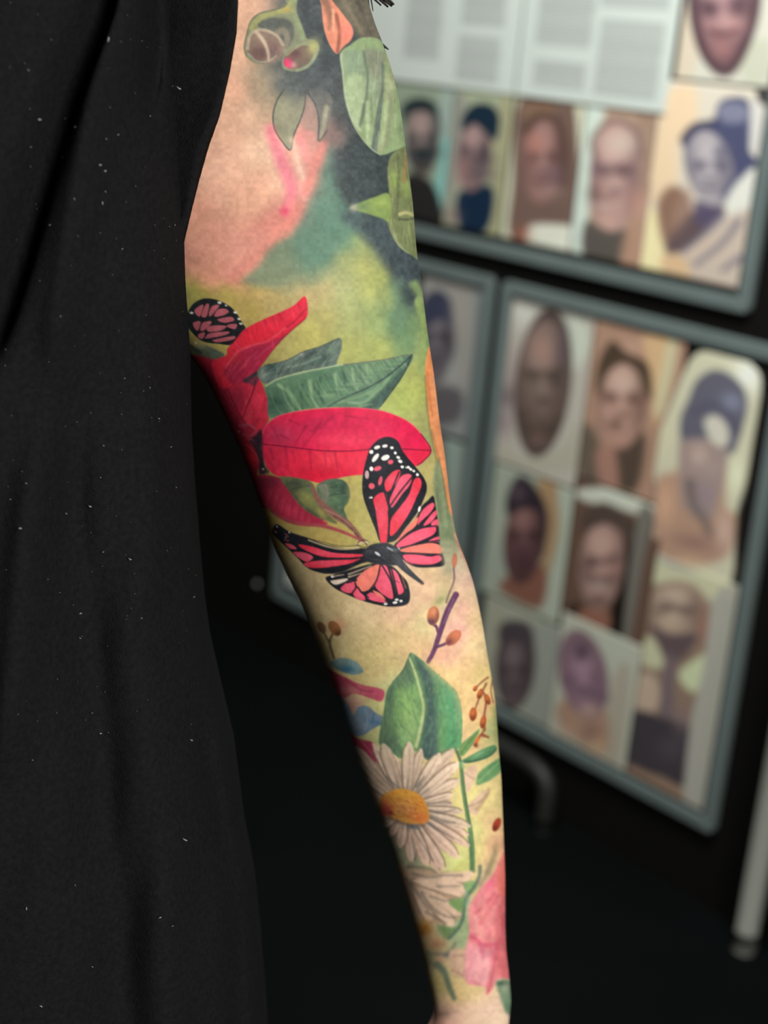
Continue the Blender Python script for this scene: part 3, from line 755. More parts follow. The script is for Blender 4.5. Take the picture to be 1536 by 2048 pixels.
    K.blob(960, 60, 50, 50, (222, 172, 140), .5)
    K.blob(380, 220, 40, 40, (222, 150, 116), .6)
    K.line([(1126, 30), (1066, 150), (1015, 300), (985, 390), (948, 460)], 40, (102, 62, 92), 1, 1.8, w2=26)
    K.line([(1110, 60), (1050, 210)], 9, (150, 110, 140), .6, 2)
    K.line([(1010, 268), (1000, 235), (975, 215)], 18, (102, 62, 90), 1, 1.6)
    K.line([(995, 368), (1040, 352), (1065, 340)], 18, (102, 62, 90), 1, 1.6)
    m = K.oval(980, 165, 38, 62, (196, 116, 76), 1, 8, 1.8)
    K.blob(968, 205, 40, 24, (86, 54, 72), .95, clip=m)
    K.blob(990, 140, 20, 22, (224, 150, 110), .7, clip=m)
    K.blob(1010, 170, 14, 40, (120, 66, 56), .7, clip=m)
    m = K.oval(1110, 306, 62, 36, (206, 120, 84), 1, -45, 1.8)
    K.blob(1080, 335, 26, 26, (110, 60, 72), .9, clip=m)
    K.blob(1130, 280, 26, 20, (234, 140, 104), .7, clip=m)
    m = K.oval(350, 246, 34, 54, (164, 106, 64), 1, -35, 2)
    K.blob(370, 280, 24, 24, (96, 62, 44), .8, clip=m)
    K.oval(266, 240, 24, 40, (124, 84, 56), .9, -30, 2.5)
    K.line([(345, 435), (318, 340), (335, 285)], 16, (112, 92, 62), .9, 2)
    K.line([(312, 330), (290, 290), (278, 268)], 12, (104, 84, 58), .85, 2)
    # blue and magenta blossoms on the inner side
    m = K.fill([(322, 460), (400, 435), (480, 456), (534, 520), (480, 542), (420, 532), (352, 500)], (124, 156, 152), 1, 2.2)
    K.blob(430, 505, 50, 24, (52, 116, 150), .95, clip=m)
    K.blob(490, 480, 40, 24, (140, 174, 170), .8, clip=m)
    m = K.fill([(255, 470), (340, 522), (420, 560), (520, 605), (660, 640), (650, 712), (580, 694), (480, 664), (400, 690), (300, 640)], (190, 84, 102), 1, 2.4)
    K.blob(450, 640, 80, 26, (218, 142, 134), .75, clip=m)
    K.blob(610, 660, 50, 20, (206, 92, 116), .8, clip=m)
    K.line([(420, 570), (520, 640), (600, 650)], 12, (160, 60, 84), .7, 3, clip=m)
    K.blob(330, 560, 60, 60, (160, 50, 70), .7, clip=m)
    K.blob(480, 720, 70, 40, (216, 150, 140), .5)
    K.fill([(360, 690), (400, 690), (460, 790), (470, 900), (430, 870)], (104, 118, 128), .9, 4)
    m = K.fill([(420, 730), (470, 800), (500, 750), (560, 744), (620, 790), (680, 820), (714, 856), (640, 866), (580, 900), (520, 934), (460, 920), (410, 850)], (122, 146, 164), 1, 2.2)
    K.blob(610, 850, 60, 24, (80, 126, 160), .85, ang=10, clip=m)
    K.blob(520, 770, 30, 50, (104, 144, 170), .8, clip=m)
    K.blob(520, 860, 40, 40, (136, 156, 176), .7, clip=m)
    K.line([(540, 760), (560, 830), (540, 900)], 10, (150, 170, 186), .6, 3, clip=m)
    K.line([(600, 790), (590, 850)], 9, (70, 112, 150), .7, 3, clip=m)
    m = K.fill([(400, 880), (500, 950), (600, 980), (634, 1060), (614, 1132), (560, 1085), (500, 1030), (430, 960)], (188, 76, 98), 1, 2.4)
    K.blob(560, 1010, 30, 50, (170, 58, 84), .8, clip=m)
    K.line([(520, 960), (590, 1050)], 10, (216, 120, 130), .6, 3, clip=m)
    # large two-lobed leaf
    m = K.fill([(838, 402), (885, 430), (945, 480), (1000, 530), (1070, 590), (1130, 650), (1160, 750), (1166, 880), (1152, 1000), (1080, 1040), (950, 1090), (880, 1030), (780, 1080),
                (690, 1020), (636, 985), (640, 900), (664, 780), (680, 660), (720, 590), (780, 520), (812, 450)], (112, 160, 92), 1, 2)
    K.fill([(838, 402), (812, 450), (780, 520), (720, 590), (680, 660), (664, 780), (640, 900), (636, 990), (760, 1080), (770, 960), (700, 880), (720, 760), (740, 640), (850, 620), (850, 520)],
           (88, 116, 92), .9, 9, clip=m)
    K.blob(820, 760, 62, 150, (152, 198, 102), .95, ang=-4, clip=m)
    K.blob(830, 900, 60, 80, (160, 200, 116), .8, clip=m)
    K.blob(700, 880, 30, 90, (104, 138, 92), .7, clip=m)
    K.fill([(860, 430), (930, 490), (980, 560), (1000, 700), (1010, 900), (1000, 1080), (900, 1060), (910, 900), (935, 760), (915, 620)], (68, 92, 92), .92, 10, clip=m)
    K.blob(1090, 760, 66, 190, (86, 164, 106), .95, ang=-8, clip=m)
    K.blob(1110, 960, 60, 80, (74, 168, 104), .8, clip=m)
    K.blob(1000, 560, 40, 40, (120, 158, 110), .7, clip=m)
    K.blob(1140, 800, 20, 140, (140, 190, 130), .5, clip=m)
    K.strokes(m, 110, lambda x, y: 70 if x < 838 else 110, 34, [(150, 200, 116), (70, 116, 86), (96, 160, 100), (60, 92, 84)], .2, 5, 2.4, 36, 12)
    K.line([(826, 430), (868, 540), (905, 680), (918, 760), (900, 880), (872, 1000)], 14, (196, 208, 132), .9, 2.4, w2=22, clip=m)
    K.line([(835, 408), (790, 510), (722, 590)], 7, (64, 88, 74), .6, 2)
    K.line([(960, 480), (1040, 555), (1130, 640), (1172, 760)], 46, (218, 182, 122), .55, 9)
    rl = np.random.RandomState(10)
    for k in range(140):
        tt = rl.rand()
        K.oval(990 + 170 * tt + rl.randn() * 14, 540 + 260 * tt + rl.randn() * 20, 4, 4, (104, 160, 110), .5, 0, .9)
        K.oval(rl.uniform(680, 1150), rl.uniform(560, 1000), 6, 14, [(70, 110, 90), (160, 204, 120)][rl.randint(2)], .16, rl.uniform(-20, 20), 2, clip=m)
    # twig with red-brown buds
    for q, w in (([(1330, 560), (1290, 590), (1255, 625)], 12), ([(1320, 600), (1280, 680), (1250, 760)], 14), ([(1290, 640), (1320, 700), (1308, 800), (1310, 900)], 16),
                 ([(1310, 890), (1290, 930), (1330, 940)], 14), ([(1365, 560), (1350, 640), (1365, 720)], 9)):
        K.line(q, w, (140, 84, 60), .9, 2.2, w2=w * .7)
    for x, y, rx, ry, g in ((1236, 795, 24, 44, 5), (1328, 700, 18, 36, -20), (1300, 845, 20, 42, 10), (1280, 665, 18, 34, 20), (1250, 630, 14, 20, 30)):
        mm = K.oval(x, y, rx, ry, (178, 92, 54), .95, g, 2)
        K.blob(x, y + ry * .6, rx, ry * .5, (112, 56, 40), .7, clip=mm)
        K.blob(x - 3, y - ry * .2, rx * .5, ry * .4, (222, 120, 60), .7, clip=mm)
    K.line([(1370, 760), (1385, 860), (1380, 960)], 30, (150, 160, 80), .6, 6)

    # ------------------------------------------------ leaves beside the daisy
    K.at(660, 1460, 4.042)
    m = K.fill([(1040, 130), (1100, 80), (1210, -10), (1175, 80), (1115, 170), (1075, 210), (1050, 200)], (118, 164, 88), 1, 2)
    K.line([(1060, 190), (1130, 90), (1190, 20)], 14, (86, 130, 70), .7, 3, clip=m)
    K.line([(1170, 120), (1205, 60), (1230, 35), (1280, 60)], 22, (150, 76, 54), .95, 2.4, w2=14)
    K.blob(1190, 82, 16, 32, (228, 124, 60), .9, ang=25)
    K.blob(1182, 125, 14, 18, (110, 56, 50), .9)
    m = K.fill([(1062, 252), (1130, 210), (1240, 152), (1330, 122), (1346, 160), (1290, 215), (1200, 250), (1110, 268)], (84, 142, 88), 1, 2)
    K.line([(1090, 262), (1200, 246), (1290, 212), (1345, 158)], 16, (48, 92, 66), .9, 3, clip=m)
    K.blob(1200, 195, 60, 16, (130, 184, 120), .8, ang=-28, clip=m)
    m = K.fill([(1186, 440), (1192, 370), (1225, 325), (1300, 270), (1385, 230), (1380, 330), (1310, 395), (1240, 430)], (110, 164, 96), 1, 3)
    K.blob(1330, 290, 40, 30, (70, 140, 80), .6, ang=-30, clip=m)
    K.line([(1200, 420), (1290, 330), (1370, 260)], 12, (160, 200, 130), .6, 3, clip=m)
    for q in ([(1085, 340), (1150, 290), (1190, 300), (1170, 400), (1120, 500), (1090, 450)], [(1110, 620), (1180, 540), (1280, 470), (1288, 510), (1230, 610), (1190, 680), (1130, 670)]):
        m = K.fill(q, (224, 190, 158), 1, 2.4)
        q = np.array(q)
        K.line([q[0], q.mean(0), q[3]], 9, (150, 124, 96), .6, 3, clip=m)
    K.line([(1190, 640), (1260, 540), (1282, 480)], 26, (176, 148, 100), .7, 5)
    # stem
    K.line([(1012, 150), (1050, 240), (1062, 330), (1080, 500), (1110, 680), (1140, 850), (1150, 1000), (1150, 1140)], 24, (106, 142, 84), 1, 2, w2=44)
    K.line([(1030, 170), (1070, 320), (1090, 500), (1130, 760)], 10, (72, 104, 68), .8, 2.4)
    K.line([(1120, 850), (1140, 1000), (1140, 1120)], 22, (72, 116, 72), .7, 4)
    K.line([(1062, 270), (1075, 300)], 30, (140, 196, 124), .7, 4)
    # ------------------------------------------------ second daisy, lower, left
    K.at(720, 1700, 4.518)
    K.fill([(330, 130), (480, 170), (640, 170), (760, 200), (1000, 190), (1000, 260), (960, 420), (900, 620), (700, 680), (480, 560), (380, 300)], (190, 156, 128), .9, 6)
    tips = [(1030, 212, 36), (1000, 250, 46), (952, 372, 66), (800, 500, 34), (915, 582, 50), (852, 690, 50), (690, 330, 40), (640, 640, 46)]
    for x, y, wd in tips:
        ox, oy = 430, 270
        d = np.array([x - ox, y - oy], float)
        L = np.hypot(*d)
        nrm = np.array([-d[1], d[0]]) / L * wd
        b = np.array([ox, oy]) + d * .1
        K.fill([b, b + d * .35 + nrm * .7, b + d * .75 + nrm, (x, y), b + d * .75 - nrm, b + d * .35 - nrm * .7], (236, 200, 170), .95, 3)
        K.line([b, b + d * .4 + nrm * .75, b + d * .78 + nrm], 14, (126, 104, 88), .8, 4, w2=6)
    for q, w in (([(440, 150), (600, 165), (700, 200)], 30), ([(480, 215), (620, 245), (760, 228), (920, 232)], 26), ([(560, 390), (660, 530), (780, 600), (850, 610)], 20),
                 ([(600, 560), (700, 620), (780, 660)], 16), ([(420, 260), (520, 400), (620, 540)], 20), ([(700, 330), (900, 325)], 12), ([(640, 420), (780, 460), (850, 440)], 12)):
        K.line(q, w, (112, 104, 94), .75, 5, w2=w * .4)
    K.fill([(800, 470), (960, 430), (940, 560), (900, 560)], (124, 166, 88), .95, 4)
    K.fill([(940, 300), (1040, 280), (1060, 330), (1000, 400), (960, 380)], (128, 172, 96), .9, 4)
    K.fill([(700, 680), (860, 700), (930, 600), (900, 720), (800, 800), (740, 770)], (112, 144, 82), .95, 5)
    K.fill([(830, 800), (900, 720), (990, 640), (980, 780), (960, 860), (860, 850)], (160, 176, 120), .9, 6)
    K.line([(800, 800), (880, 720), (930, 620), (960, 440), (1040, 320), (1080, 230), (1085, 150)], 26, (84, 112, 92), .85, 4, w2=30)
    K.line([(960, 400), (970, 500)], 40, (140, 176, 140), .6, 6)
    K.line([(1220, 10), (1170, 160), (1090, 310)], 40, (158, 140, 116), .7, 6)
    K.blob(585, 700, 80, 60, (168, 114, 48), .95, ang=40)
    K.blob(560, 740, 40, 40, (150, 84, 40), .6)
    K.blob(690, 840, 80, 50, (168, 118, 84), .8)
    K.line([(620, 930), (780, 940), (860, 850)], 26, (112, 116, 92), .8, 6)
    K.blob(790, 950, 40, 24, (112, 108, 112), .8)
    K.blob(710, 1000, 50, 40, (196, 150, 122), .8)
    K.fill([(820, 910), (950, 890), (960, 960), (950, 1150), (860, 1130), (810, 1020)], (216, 174, 146), .9, 6)
    K.line([(840, 960), (940, 950)], 14, (176, 132, 112), .6, 4)
    K.line([(840, 1090), (930, 1130)], 16, (176, 130, 116), .6, 4)
    K.line([(700, 1040), (760, 1100), (800, 1220), (850, 1340)], 70, (104, 120, 90), .9, 5, w2=40)
    K.blob(640, 1000, 40, 60, (120, 122, 92), .7)
    K.line([(700, 1160), (740, 1260)], 40, (190, 172, 96), .6, 8)
    K.blob(760, 1480, 60, 30, (150, 124, 104), .6)
    # pink blossom at the wrist
    m = K.fill([(978, 570), (1000, 480), (1090, 350), (1200, 225), (1290, 30), (1340, -30), (1350, 600), (1370, 1000), (1370, 1150), (1260, 1165), (1200, 1250), (1140, 1315), (1130, 1235),
                (1040, 1222), (955, 1180), (955, 900), (985, 760)], (238, 146, 146), 1, 4)
    K.fill([(1240, 500), (1300, 200), (1340, 0), (1370, 500), (1380, 1150), (1260, 1165), (1230, 900)], (218, 104, 108), .7, 8, clip=m)
    K.fill([(1200, 240), (1290, 40), (1340, -20), (1340, 300), (1290, 420)], (232, 120, 100), .7, 10, clip=m)
    K.blob(1180, 300, 50, 70, (238, 112, 138), .8, ang=30, clip=m)
    K.fill([(955, 880), (1090, 900), (1180, 980), (1180, 1120), (1120, 1230), (955, 1190)], (248, 176, 178), .85, 10, clip=m)
    for q, w, cc in (([(1210, 400), (1130, 500), (1060, 560)], 26, (206, 92, 106)), ([(1240, 420), (1160, 560), (1080, 660)], 20, (216, 96, 108)), ([(1090, 380), (1020, 500)], 30, (246, 140, 150)),
                     ([(1000, 600), (1040, 620), (1050, 680)], 40, (250, 176, 164)), ([(1120, 500), (1110, 620)], 26, (250, 166, 156)), ([(1160, 560), (1190, 700), (1200, 800)], 40, (250, 150, 146)),
                     ([(990, 780), (1040, 800), (1100, 850), (1180, 860), (1240, 850)], 36, (208, 76, 106)), ([(1080, 720), (1100, 800)], 50, (252, 172, 160)),
                     ([(1100, 880), (1110, 960)], 50, (206, 104, 130)), ([(1020, 900), (1010, 1050)], 60, (244, 156, 160)), ([(1190, 900), (1190, 1000)], 40, (238, 130, 150)),
                     ([(1080, 1050), (1060, 1150)], 110, (250, 172, 172)), ([(1240, 900), (1200, 1100), (1160, 1280)], 40, (202, 92, 106)), ([(1290, 600), (1300, 900)], 26, (196, 84, 92)),
                     ([(1000, 1190), (1080, 1215)], 16, (216, 120, 126))):
        K.line(q, w, cc, .75, 7, w2=w * .7, clip=m)
    K.strokes(m, 60, 100, 34, [(250, 176, 170), (212, 96, 112), (238, 130, 140)], .16, 7, 3.4, 38, 16)
    m = K.fill([(1230, 1195), (1330, 1170), (1400, 1250), (1400, 1480), (1330, 1480), (1290, 1400), (1262, 1320)], (124, 152, 116), .95, 5)
    K.blob(1270, 1205, 50, 26, (64, 92, 70), .85, clip=m)
    K.blob(1310, 1250, 26, 40, (176, 182, 146), .6, clip=m)
    K.blob(1340, 1400, 40, 60, (96, 144, 100), .7, clip=m)

    # ------------------------------------------------ daisy
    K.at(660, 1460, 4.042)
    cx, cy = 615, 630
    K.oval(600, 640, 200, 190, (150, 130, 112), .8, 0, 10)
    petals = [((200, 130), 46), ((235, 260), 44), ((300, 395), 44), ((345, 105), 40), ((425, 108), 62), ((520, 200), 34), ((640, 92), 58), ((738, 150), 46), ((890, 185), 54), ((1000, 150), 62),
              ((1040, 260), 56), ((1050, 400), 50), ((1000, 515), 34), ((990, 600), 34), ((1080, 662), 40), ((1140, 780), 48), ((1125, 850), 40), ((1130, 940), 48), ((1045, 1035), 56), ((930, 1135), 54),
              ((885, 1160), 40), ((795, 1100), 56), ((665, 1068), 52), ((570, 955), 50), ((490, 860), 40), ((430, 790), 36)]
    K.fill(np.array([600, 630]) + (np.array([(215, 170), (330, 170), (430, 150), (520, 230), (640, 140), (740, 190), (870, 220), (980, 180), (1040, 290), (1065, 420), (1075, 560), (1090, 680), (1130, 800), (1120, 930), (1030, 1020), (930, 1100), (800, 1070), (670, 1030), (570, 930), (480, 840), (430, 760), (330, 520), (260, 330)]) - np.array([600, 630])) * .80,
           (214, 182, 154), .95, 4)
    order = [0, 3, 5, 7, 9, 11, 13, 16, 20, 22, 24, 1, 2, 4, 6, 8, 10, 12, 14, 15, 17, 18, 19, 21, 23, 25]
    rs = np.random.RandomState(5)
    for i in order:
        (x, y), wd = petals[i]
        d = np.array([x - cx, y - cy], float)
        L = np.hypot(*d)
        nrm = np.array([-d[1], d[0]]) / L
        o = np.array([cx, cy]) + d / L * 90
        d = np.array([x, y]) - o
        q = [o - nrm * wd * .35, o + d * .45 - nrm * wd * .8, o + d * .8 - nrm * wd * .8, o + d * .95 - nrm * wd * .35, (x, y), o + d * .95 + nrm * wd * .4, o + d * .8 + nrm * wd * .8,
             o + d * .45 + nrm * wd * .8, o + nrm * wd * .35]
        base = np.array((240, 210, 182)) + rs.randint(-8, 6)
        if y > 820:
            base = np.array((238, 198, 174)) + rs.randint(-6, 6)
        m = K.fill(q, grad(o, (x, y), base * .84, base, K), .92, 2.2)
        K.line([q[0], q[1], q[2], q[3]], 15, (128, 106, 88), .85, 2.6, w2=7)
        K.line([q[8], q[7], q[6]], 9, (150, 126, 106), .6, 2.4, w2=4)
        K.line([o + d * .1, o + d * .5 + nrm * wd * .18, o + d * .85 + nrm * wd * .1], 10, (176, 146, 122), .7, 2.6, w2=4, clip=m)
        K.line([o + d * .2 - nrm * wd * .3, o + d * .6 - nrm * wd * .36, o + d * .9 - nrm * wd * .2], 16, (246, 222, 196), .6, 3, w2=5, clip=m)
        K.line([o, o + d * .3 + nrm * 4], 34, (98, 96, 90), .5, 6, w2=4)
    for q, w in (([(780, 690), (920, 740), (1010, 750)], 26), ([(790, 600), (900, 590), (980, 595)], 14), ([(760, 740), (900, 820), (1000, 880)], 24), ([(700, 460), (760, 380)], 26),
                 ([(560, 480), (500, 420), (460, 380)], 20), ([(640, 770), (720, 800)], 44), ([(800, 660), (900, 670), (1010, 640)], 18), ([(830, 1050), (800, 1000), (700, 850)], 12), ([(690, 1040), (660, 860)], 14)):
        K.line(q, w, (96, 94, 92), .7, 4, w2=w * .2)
    m = K.fill([(402, 600), (420, 530), (500, 490), (570, 474), (660, 492), (740, 540), (790, 630), (802, 720), (740, 762), (640, 758), (540, 728), (480, 700), (420, 680)], (212, 150, 66), 1, 3)
    K.blob(600, 520, 120, 40, (226, 160, 62), .9, ang=10, clip=m)
    K.blob(700, 690, 110, 50, (206, 104, 58), .9, ang=25, clip=m)
    K.blob(600, 640, 80, 50, (206, 148, 84), .8, clip=m)
    K.blob(730, 600, 50, 60, (222, 140, 54), .8, clip=m)
    K.blob(440, 610, 50, 60, (206, 110, 72), .8, clip=m)
    for i in range(130):
        x, y = 600 + rs.randn() * 90, 625 + rs.randn() * 60
        cc = [(164, 96, 56), (238, 182, 96), (186, 90, 56), (222, 150, 70)][rs.randint(4)]
        K.line([(x, y), (x + rs.randint(8, 30), y + rs.randint(-4, 20))], 9, cc, .55, 1.6, w2=4, clip=m)
    K.blob(455, 650, 44, 40, (190, 70, 80), .85)
    K.blob(490, 670, 20, 18, (110, 44, 44), .8)
    K.line([(480, 710), (560, 745), (660, 772), (760, 772)], 18, (104, 80, 70), .6, 4)
    K.blob(680, 780, 50, 16, (96, 110, 120), .6)
    K.fill([(1010, 1090), (1110, 1040), (1120, 1130), (1000, 1145)], (206, 204, 104), .6, 6)
    # red bud on the outer edge
    m = K.oval(1348, 765, 30, 58, (170, 62, 42), .95, 24, 2.4)
    K.blob(1330, 800, 26, 26, (92, 40, 34), .8, clip=m)
    K.line([(1340, 930), (1330, 1020), (1270, 1150)], 30, (140, 130, 90), .55, 7)

    # ------------------------------------------------ grain of the ink, pores
    n1 = value_noise(K.h, K.w, 7, 1)
    n2 = value_noise(K.h, K.w, 3, 2)
    n3 = value_noise(K.h, K.w, 22, 3)
    dark = np.clip((130 - K.a.max(-1)) / 60, 0, 1)
    g = 1 + ((n1 - .5) * .10 + (n2 - .5) * .04 + (n3 - .5) * .09) * (1 + 1.6 * dark)
    K.a *= g[..., None]
    K.a += ((value_noise(K.h, K.w, 4, 7) > .86) * dark * 9)[..., None]
    K.at(0, 0, 1)
    for i in range(260):
        x, y = 640 + rs.rand() * 200, 1200 + rs.rand() * 140
        K.oval(x, y, .8, .8, (140, 110, 74), .45, 0, .8)
    for i in range(90):
        x, y = 600 + rs.rand() * 90, 130 + rs.rand() * 130
        K.oval(x, y, .9, .9, (140, 146, 140), .35, 0, .8)
    lum = (K.a * np.array([.3, .55, .15], np.float32)).sum(-1, keepdims=True)
    red = np.clip((K.a[..., 0:1] - np.maximum(K.a[..., 1:2], K.a[..., 2:3]) - 30) / 60, 0, 1)
    yel = np.clip((K.a[..., 0:1] - K.a[..., 1:2] + 4) / 24, 0, 1)
    K.a[:] = lum + (K.a - lum) * np.maximum(.80 + .20 * red, .80 + .18 * yel)      # healed ink is duller than fresh, reds least
    np.clip(K.a, 2, 252, out=K.a)
    return K

# pictures on the wall prints; drawing units are pixels of enlarged image crops
def face(C, cx, cy, w, h, skin, dark, ang=8, eyes=True, mouth=True, beard=0.0, hi=None):
    m = C.oval(cx, cy, w, h, skin, 1, ang, 2.5)
    hi = hi or tuple(min(255, v + 28) for v in skin)
    C.blob(cx, cy - h * .45, w * .6, h * .35, hi, .8, clip=m)
    C.blob(cx + w * .75, cy, w * .35, h * .9, dark, .55, clip=m)
    C.blob(cx - w * .85, cy + h * .1, w * .25, h * .8, dark, .4, clip=m)
    if eyes:
        for s in (-1, 1):
            C.blob(cx + s * w * .42, cy - h * .06, w * .26, h * .09, dark, .85, clip=m)
            C.line([(cx + s * w * .2, cy - h * .17), (cx + s * w * .65, cy - h * .16)], h * .06, dark, .7, 1.5)
        C.blob(cx, cy + h * .12, w * .16, h * .2, hi, .6, clip=m)
        C.blob(cx, cy + h * .28, w * .22, h * .06, dark, .7, clip=m)
    if mouth:
        C.line([(cx - w * .38, cy + h * .48), (cx, cy + h * .53), (cx + w * .38, cy + h * .47)], h * .09, dark, .75, 2)
    if beard:
        C.blob(cx, cy + h * .75, w * .8, h * .4, dark, beard, clip=m)
    return m


def news(C):                                   # columns of small print, bottom blocks
    C.a[:] = (212, 222, 214)


def pic_u1(C):
    C.a[:] = (150, 160, 140)
    C.at(740, 0, 3.84)
    C.fill([(560, 700), (700, 700), (680, 1560), (460, 1600), (540, 1200)], (140, 186, 178), 1, 4)
    C.fill([(540, 680), (660, 680), (640, 1000), (560, 1050)], (160, 172, 162), 1, 5)
    C.fill([(280, 1350), (470, 1400), (560, 1640), (560, 1760), (200, 1760)], (52, 50, 50), 1, 4)
    face(C, 400, 1080, 130, 260, (150, 128, 122), (56, 62, 66), 0, beard=.9)
    C.fill([(240, 900), (260, 800), (360, 752), (480, 780), (530, 880), (540, 1050), (500, 900), (400, 850), (300, 880), (260, 960)], (44, 56, 60), 1, 4)
    C.blob(410, 1170, 110, 50, (44, 54, 58), .9)
    C.blob(395, 1310, 60, 50, (100, 88, 80), .8)


def pic_u2(C):
    C.a[:] = (166, 172, 146)
    C.at(740, 0, 3.84)
    C.fill([(640, 720), (740, 760), (720, 1000), (660, 1400), (600, 1700), (600, 900)], (150, 146, 140), .8, 5)
    C.fill([(960, 900), (1090, 780), (1110, 1500), (1000, 1760), (880, 1760)], (166, 160, 128), .8, 6)
    C.fill([(680, 1480), (940, 1440), (900, 1760), (700, 1760)], (34, 52, 72), 1, 4)
    face(C, 800, 1180, 130, 290, (152, 124, 120), (74, 68, 76), 6, beard=.2)
    C.fill([(700, 980), (720, 880), (800, 800), (920, 800), (990, 880), (990, 1000), (960, 1080), (880, 1010), (800, 950), (730, 1000)], (38, 54, 68), 1, 3)
    C.blob(850, 1220, 90, 40, (86, 76, 84), .85)
    C.blob(870, 1340, 90, 60, (110, 98, 100), .8)
    C.blob(700, 1330, 40, 120, (168, 130, 126), .7)
    C.blob(640, 1660, 60, 60, (140, 110, 112), .7)


def pic_u3(C):
    C.a[:] = (206, 204, 180)
    C.at(740, 0, 3.84)
    C.fill([(1150, 780), (1480, 800), (1580, 900), (1560, 1760), (1100, 1840), (1100, 1400)], (120, 98, 90), 1, 4)
    C.fill([(1180, 790), (1400, 800), (1400, 900), (1200, 920)], (140, 112, 92), .8, 6)
    face(C, 1330, 1230, 160, 330, (150, 116, 110), (96, 72, 70), 6)
    C.blob(1270, 1100, 70, 80, (182, 128, 116), .9)
    C.line([(1200, 1000), (1290, 900), (1430, 930), (1490, 1150), (1480, 1400)], 60, (92, 72, 66), .85, 7)
    C.blob(1420, 1340, 70, 70, (124, 102, 110), .7)
    C.blob(1380, 1470, 90, 50, (160, 132, 126), .7)
    C.fill([(1220, 1740), (1400, 1720), (1580, 1760), (1560, 1960), (1220, 1900)], (222, 222, 206), .95, 6)
    C.blob(1170, 1800, 60, 60, (160, 104, 86), .8)


def pic_u4(C):
    C.a[:] = (176, 150, 132)
    C.at(1120, 150, 3.692)
    C.fill([(120, 240), (330, 260), (250, 500), (220, 900), (190, 1300), (80, 1300)], (206, 216, 204), 1, 6)
    C.fill([(560, 330), (740, 360), (660, 800), (600, 900)], (160, 134, 118), 1, 8)
    C.fill([(190, 1080), (330, 1130), (500, 1160), (430, 1400), (180, 1340)], (98, 92, 86), 1, 6)
    face(C, 410, 740, 190, 420, (184, 150, 142), (112, 92, 94), 4, mouth=False)
    C.blob(450, 500, 120, 90, (206, 186, 172), .9)
    C.blob(430, 700, 50, 50, (110, 88, 90), .8)
    C.blob(270, 690, 40, 50, (120, 96, 104), .8)
    C.line([(260, 620), (240, 480), (330, 370), (450, 345), (570, 430), (600, 600)], 34, (122, 98, 96), .8, 6)
    C.blob(250, 880, 50, 60, (112, 92, 90), .7)
    C.blob(340, 920, 70, 26, (150, 116, 112), .8)
    C.blob(330, 960, 80, 20, (212, 190, 180), .6)
    C.blob(340, 1080, 70, 50, (200, 164, 150), .8)
    C.blob(570, 950, 50, 110, (190, 142, 130), .7)
    C.fill([(500, 1100), (600, 1080), (580, 1400), (440, 1390)], (176, 140, 120), .8, 7)


def pic_u5(C):
    C.a[:] = (214, 204, 188)
    C.at(1120, 150, 3.692)
    C.fill([(740, 300), (830, 100), (1000, 100), (1000, 400), (880, 500), (860, 800), (700, 950), (640, 800)], (228, 202, 170), 1, 10)
    C.fill([(640, 1000), (740, 1050), (780, 1340), (760, 1450), (580, 1420)], (236, 222, 176), 1, 6)
    C.fill([(720, 950), (820, 820), (950, 900), (980, 1200), (820, 1320), (750, 1200)], (142, 112, 96), 1, 10)
    C.fill([(820, 1180), (1000, 1000), (1220, 980), (1100, 1130), (960, 1260), (800, 1330)], (104, 88, 90), 1, 6)
    C.blob(900, 1000, 60, 160, (164, 136, 124), .7, ang=20)
    C.oval(1150, 640, 230, 310, (88, 88, 112), 1, -14, 4)
    face(C, 1105, 690, 170, 290, (166, 158, 162), (92, 88, 104), -14, hi=(192, 184, 186))
    C.blob(1180, 570, 40, 40, (106, 102, 118), .9)
    C.fill([(900, 520), (910, 430), (1000, 350), (1130, 330), (1170, 210), (1260, 165), (1390, 190), (1420, 400), (1400, 560), (1490, 660), (1350, 730), (1230, 900), (1200, 880), (1300, 700), (1290, 520), (1200, 400),
            (1100, 390), (990, 440), (930, 520)], (84, 86, 112), 1, 4)
    C.fill([(1170, 230), (1260, 200), (1380, 230), (1380, 330), (1260, 360), (1180, 320)], (136, 136, 154), .9, 6)
    C.line([(905, 480), (990, 390), (1120, 355)], 40, (70, 66, 84), .9, 5)
    C.fill([(1420, 200), (1500, 220), (1500, 560), (1450, 600), (1400, 480)], (206, 202, 196), .95, 6)
    C.fill([(1450, 120), (1560, 120), (1560, 240), (1480, 200)], (44, 42, 42), .9, 6)
    C.fill([(1440, 690), (1480, 760), (1440, 1000), (1300, 1040), (1220, 960), (1300, 800)], (216, 214, 204), 1, 6)
    C.fill([(1000, 930), (1100, 960), (1210, 1000), (1100, 1120), (1010, 1100)], (94, 86, 108), .9, 6)
    C.fill([(760, 1420), (960, 1300), (1200, 1080), (1440, 1020), (1380, 1620), (1000, 1530)], (196, 180, 166), 1, 6)
    for q in ([(1320, 1080), (1200, 1240), (1000, 1400)], [(1330, 1350), (1200, 1440)], [(1200, 1040), (1060, 1180), (900, 1310)]):
        C.line(q, 50, (124, 116, 128), .85, 6, w2=34)
    C.fill([(760, 1330), (900, 1340), (960, 1480), (760, 1440)], (214, 180, 142), .9, 8)
    C.line([(1120, 1200), (960, 1340)], 40, (206, 182, 160), .7, 6)


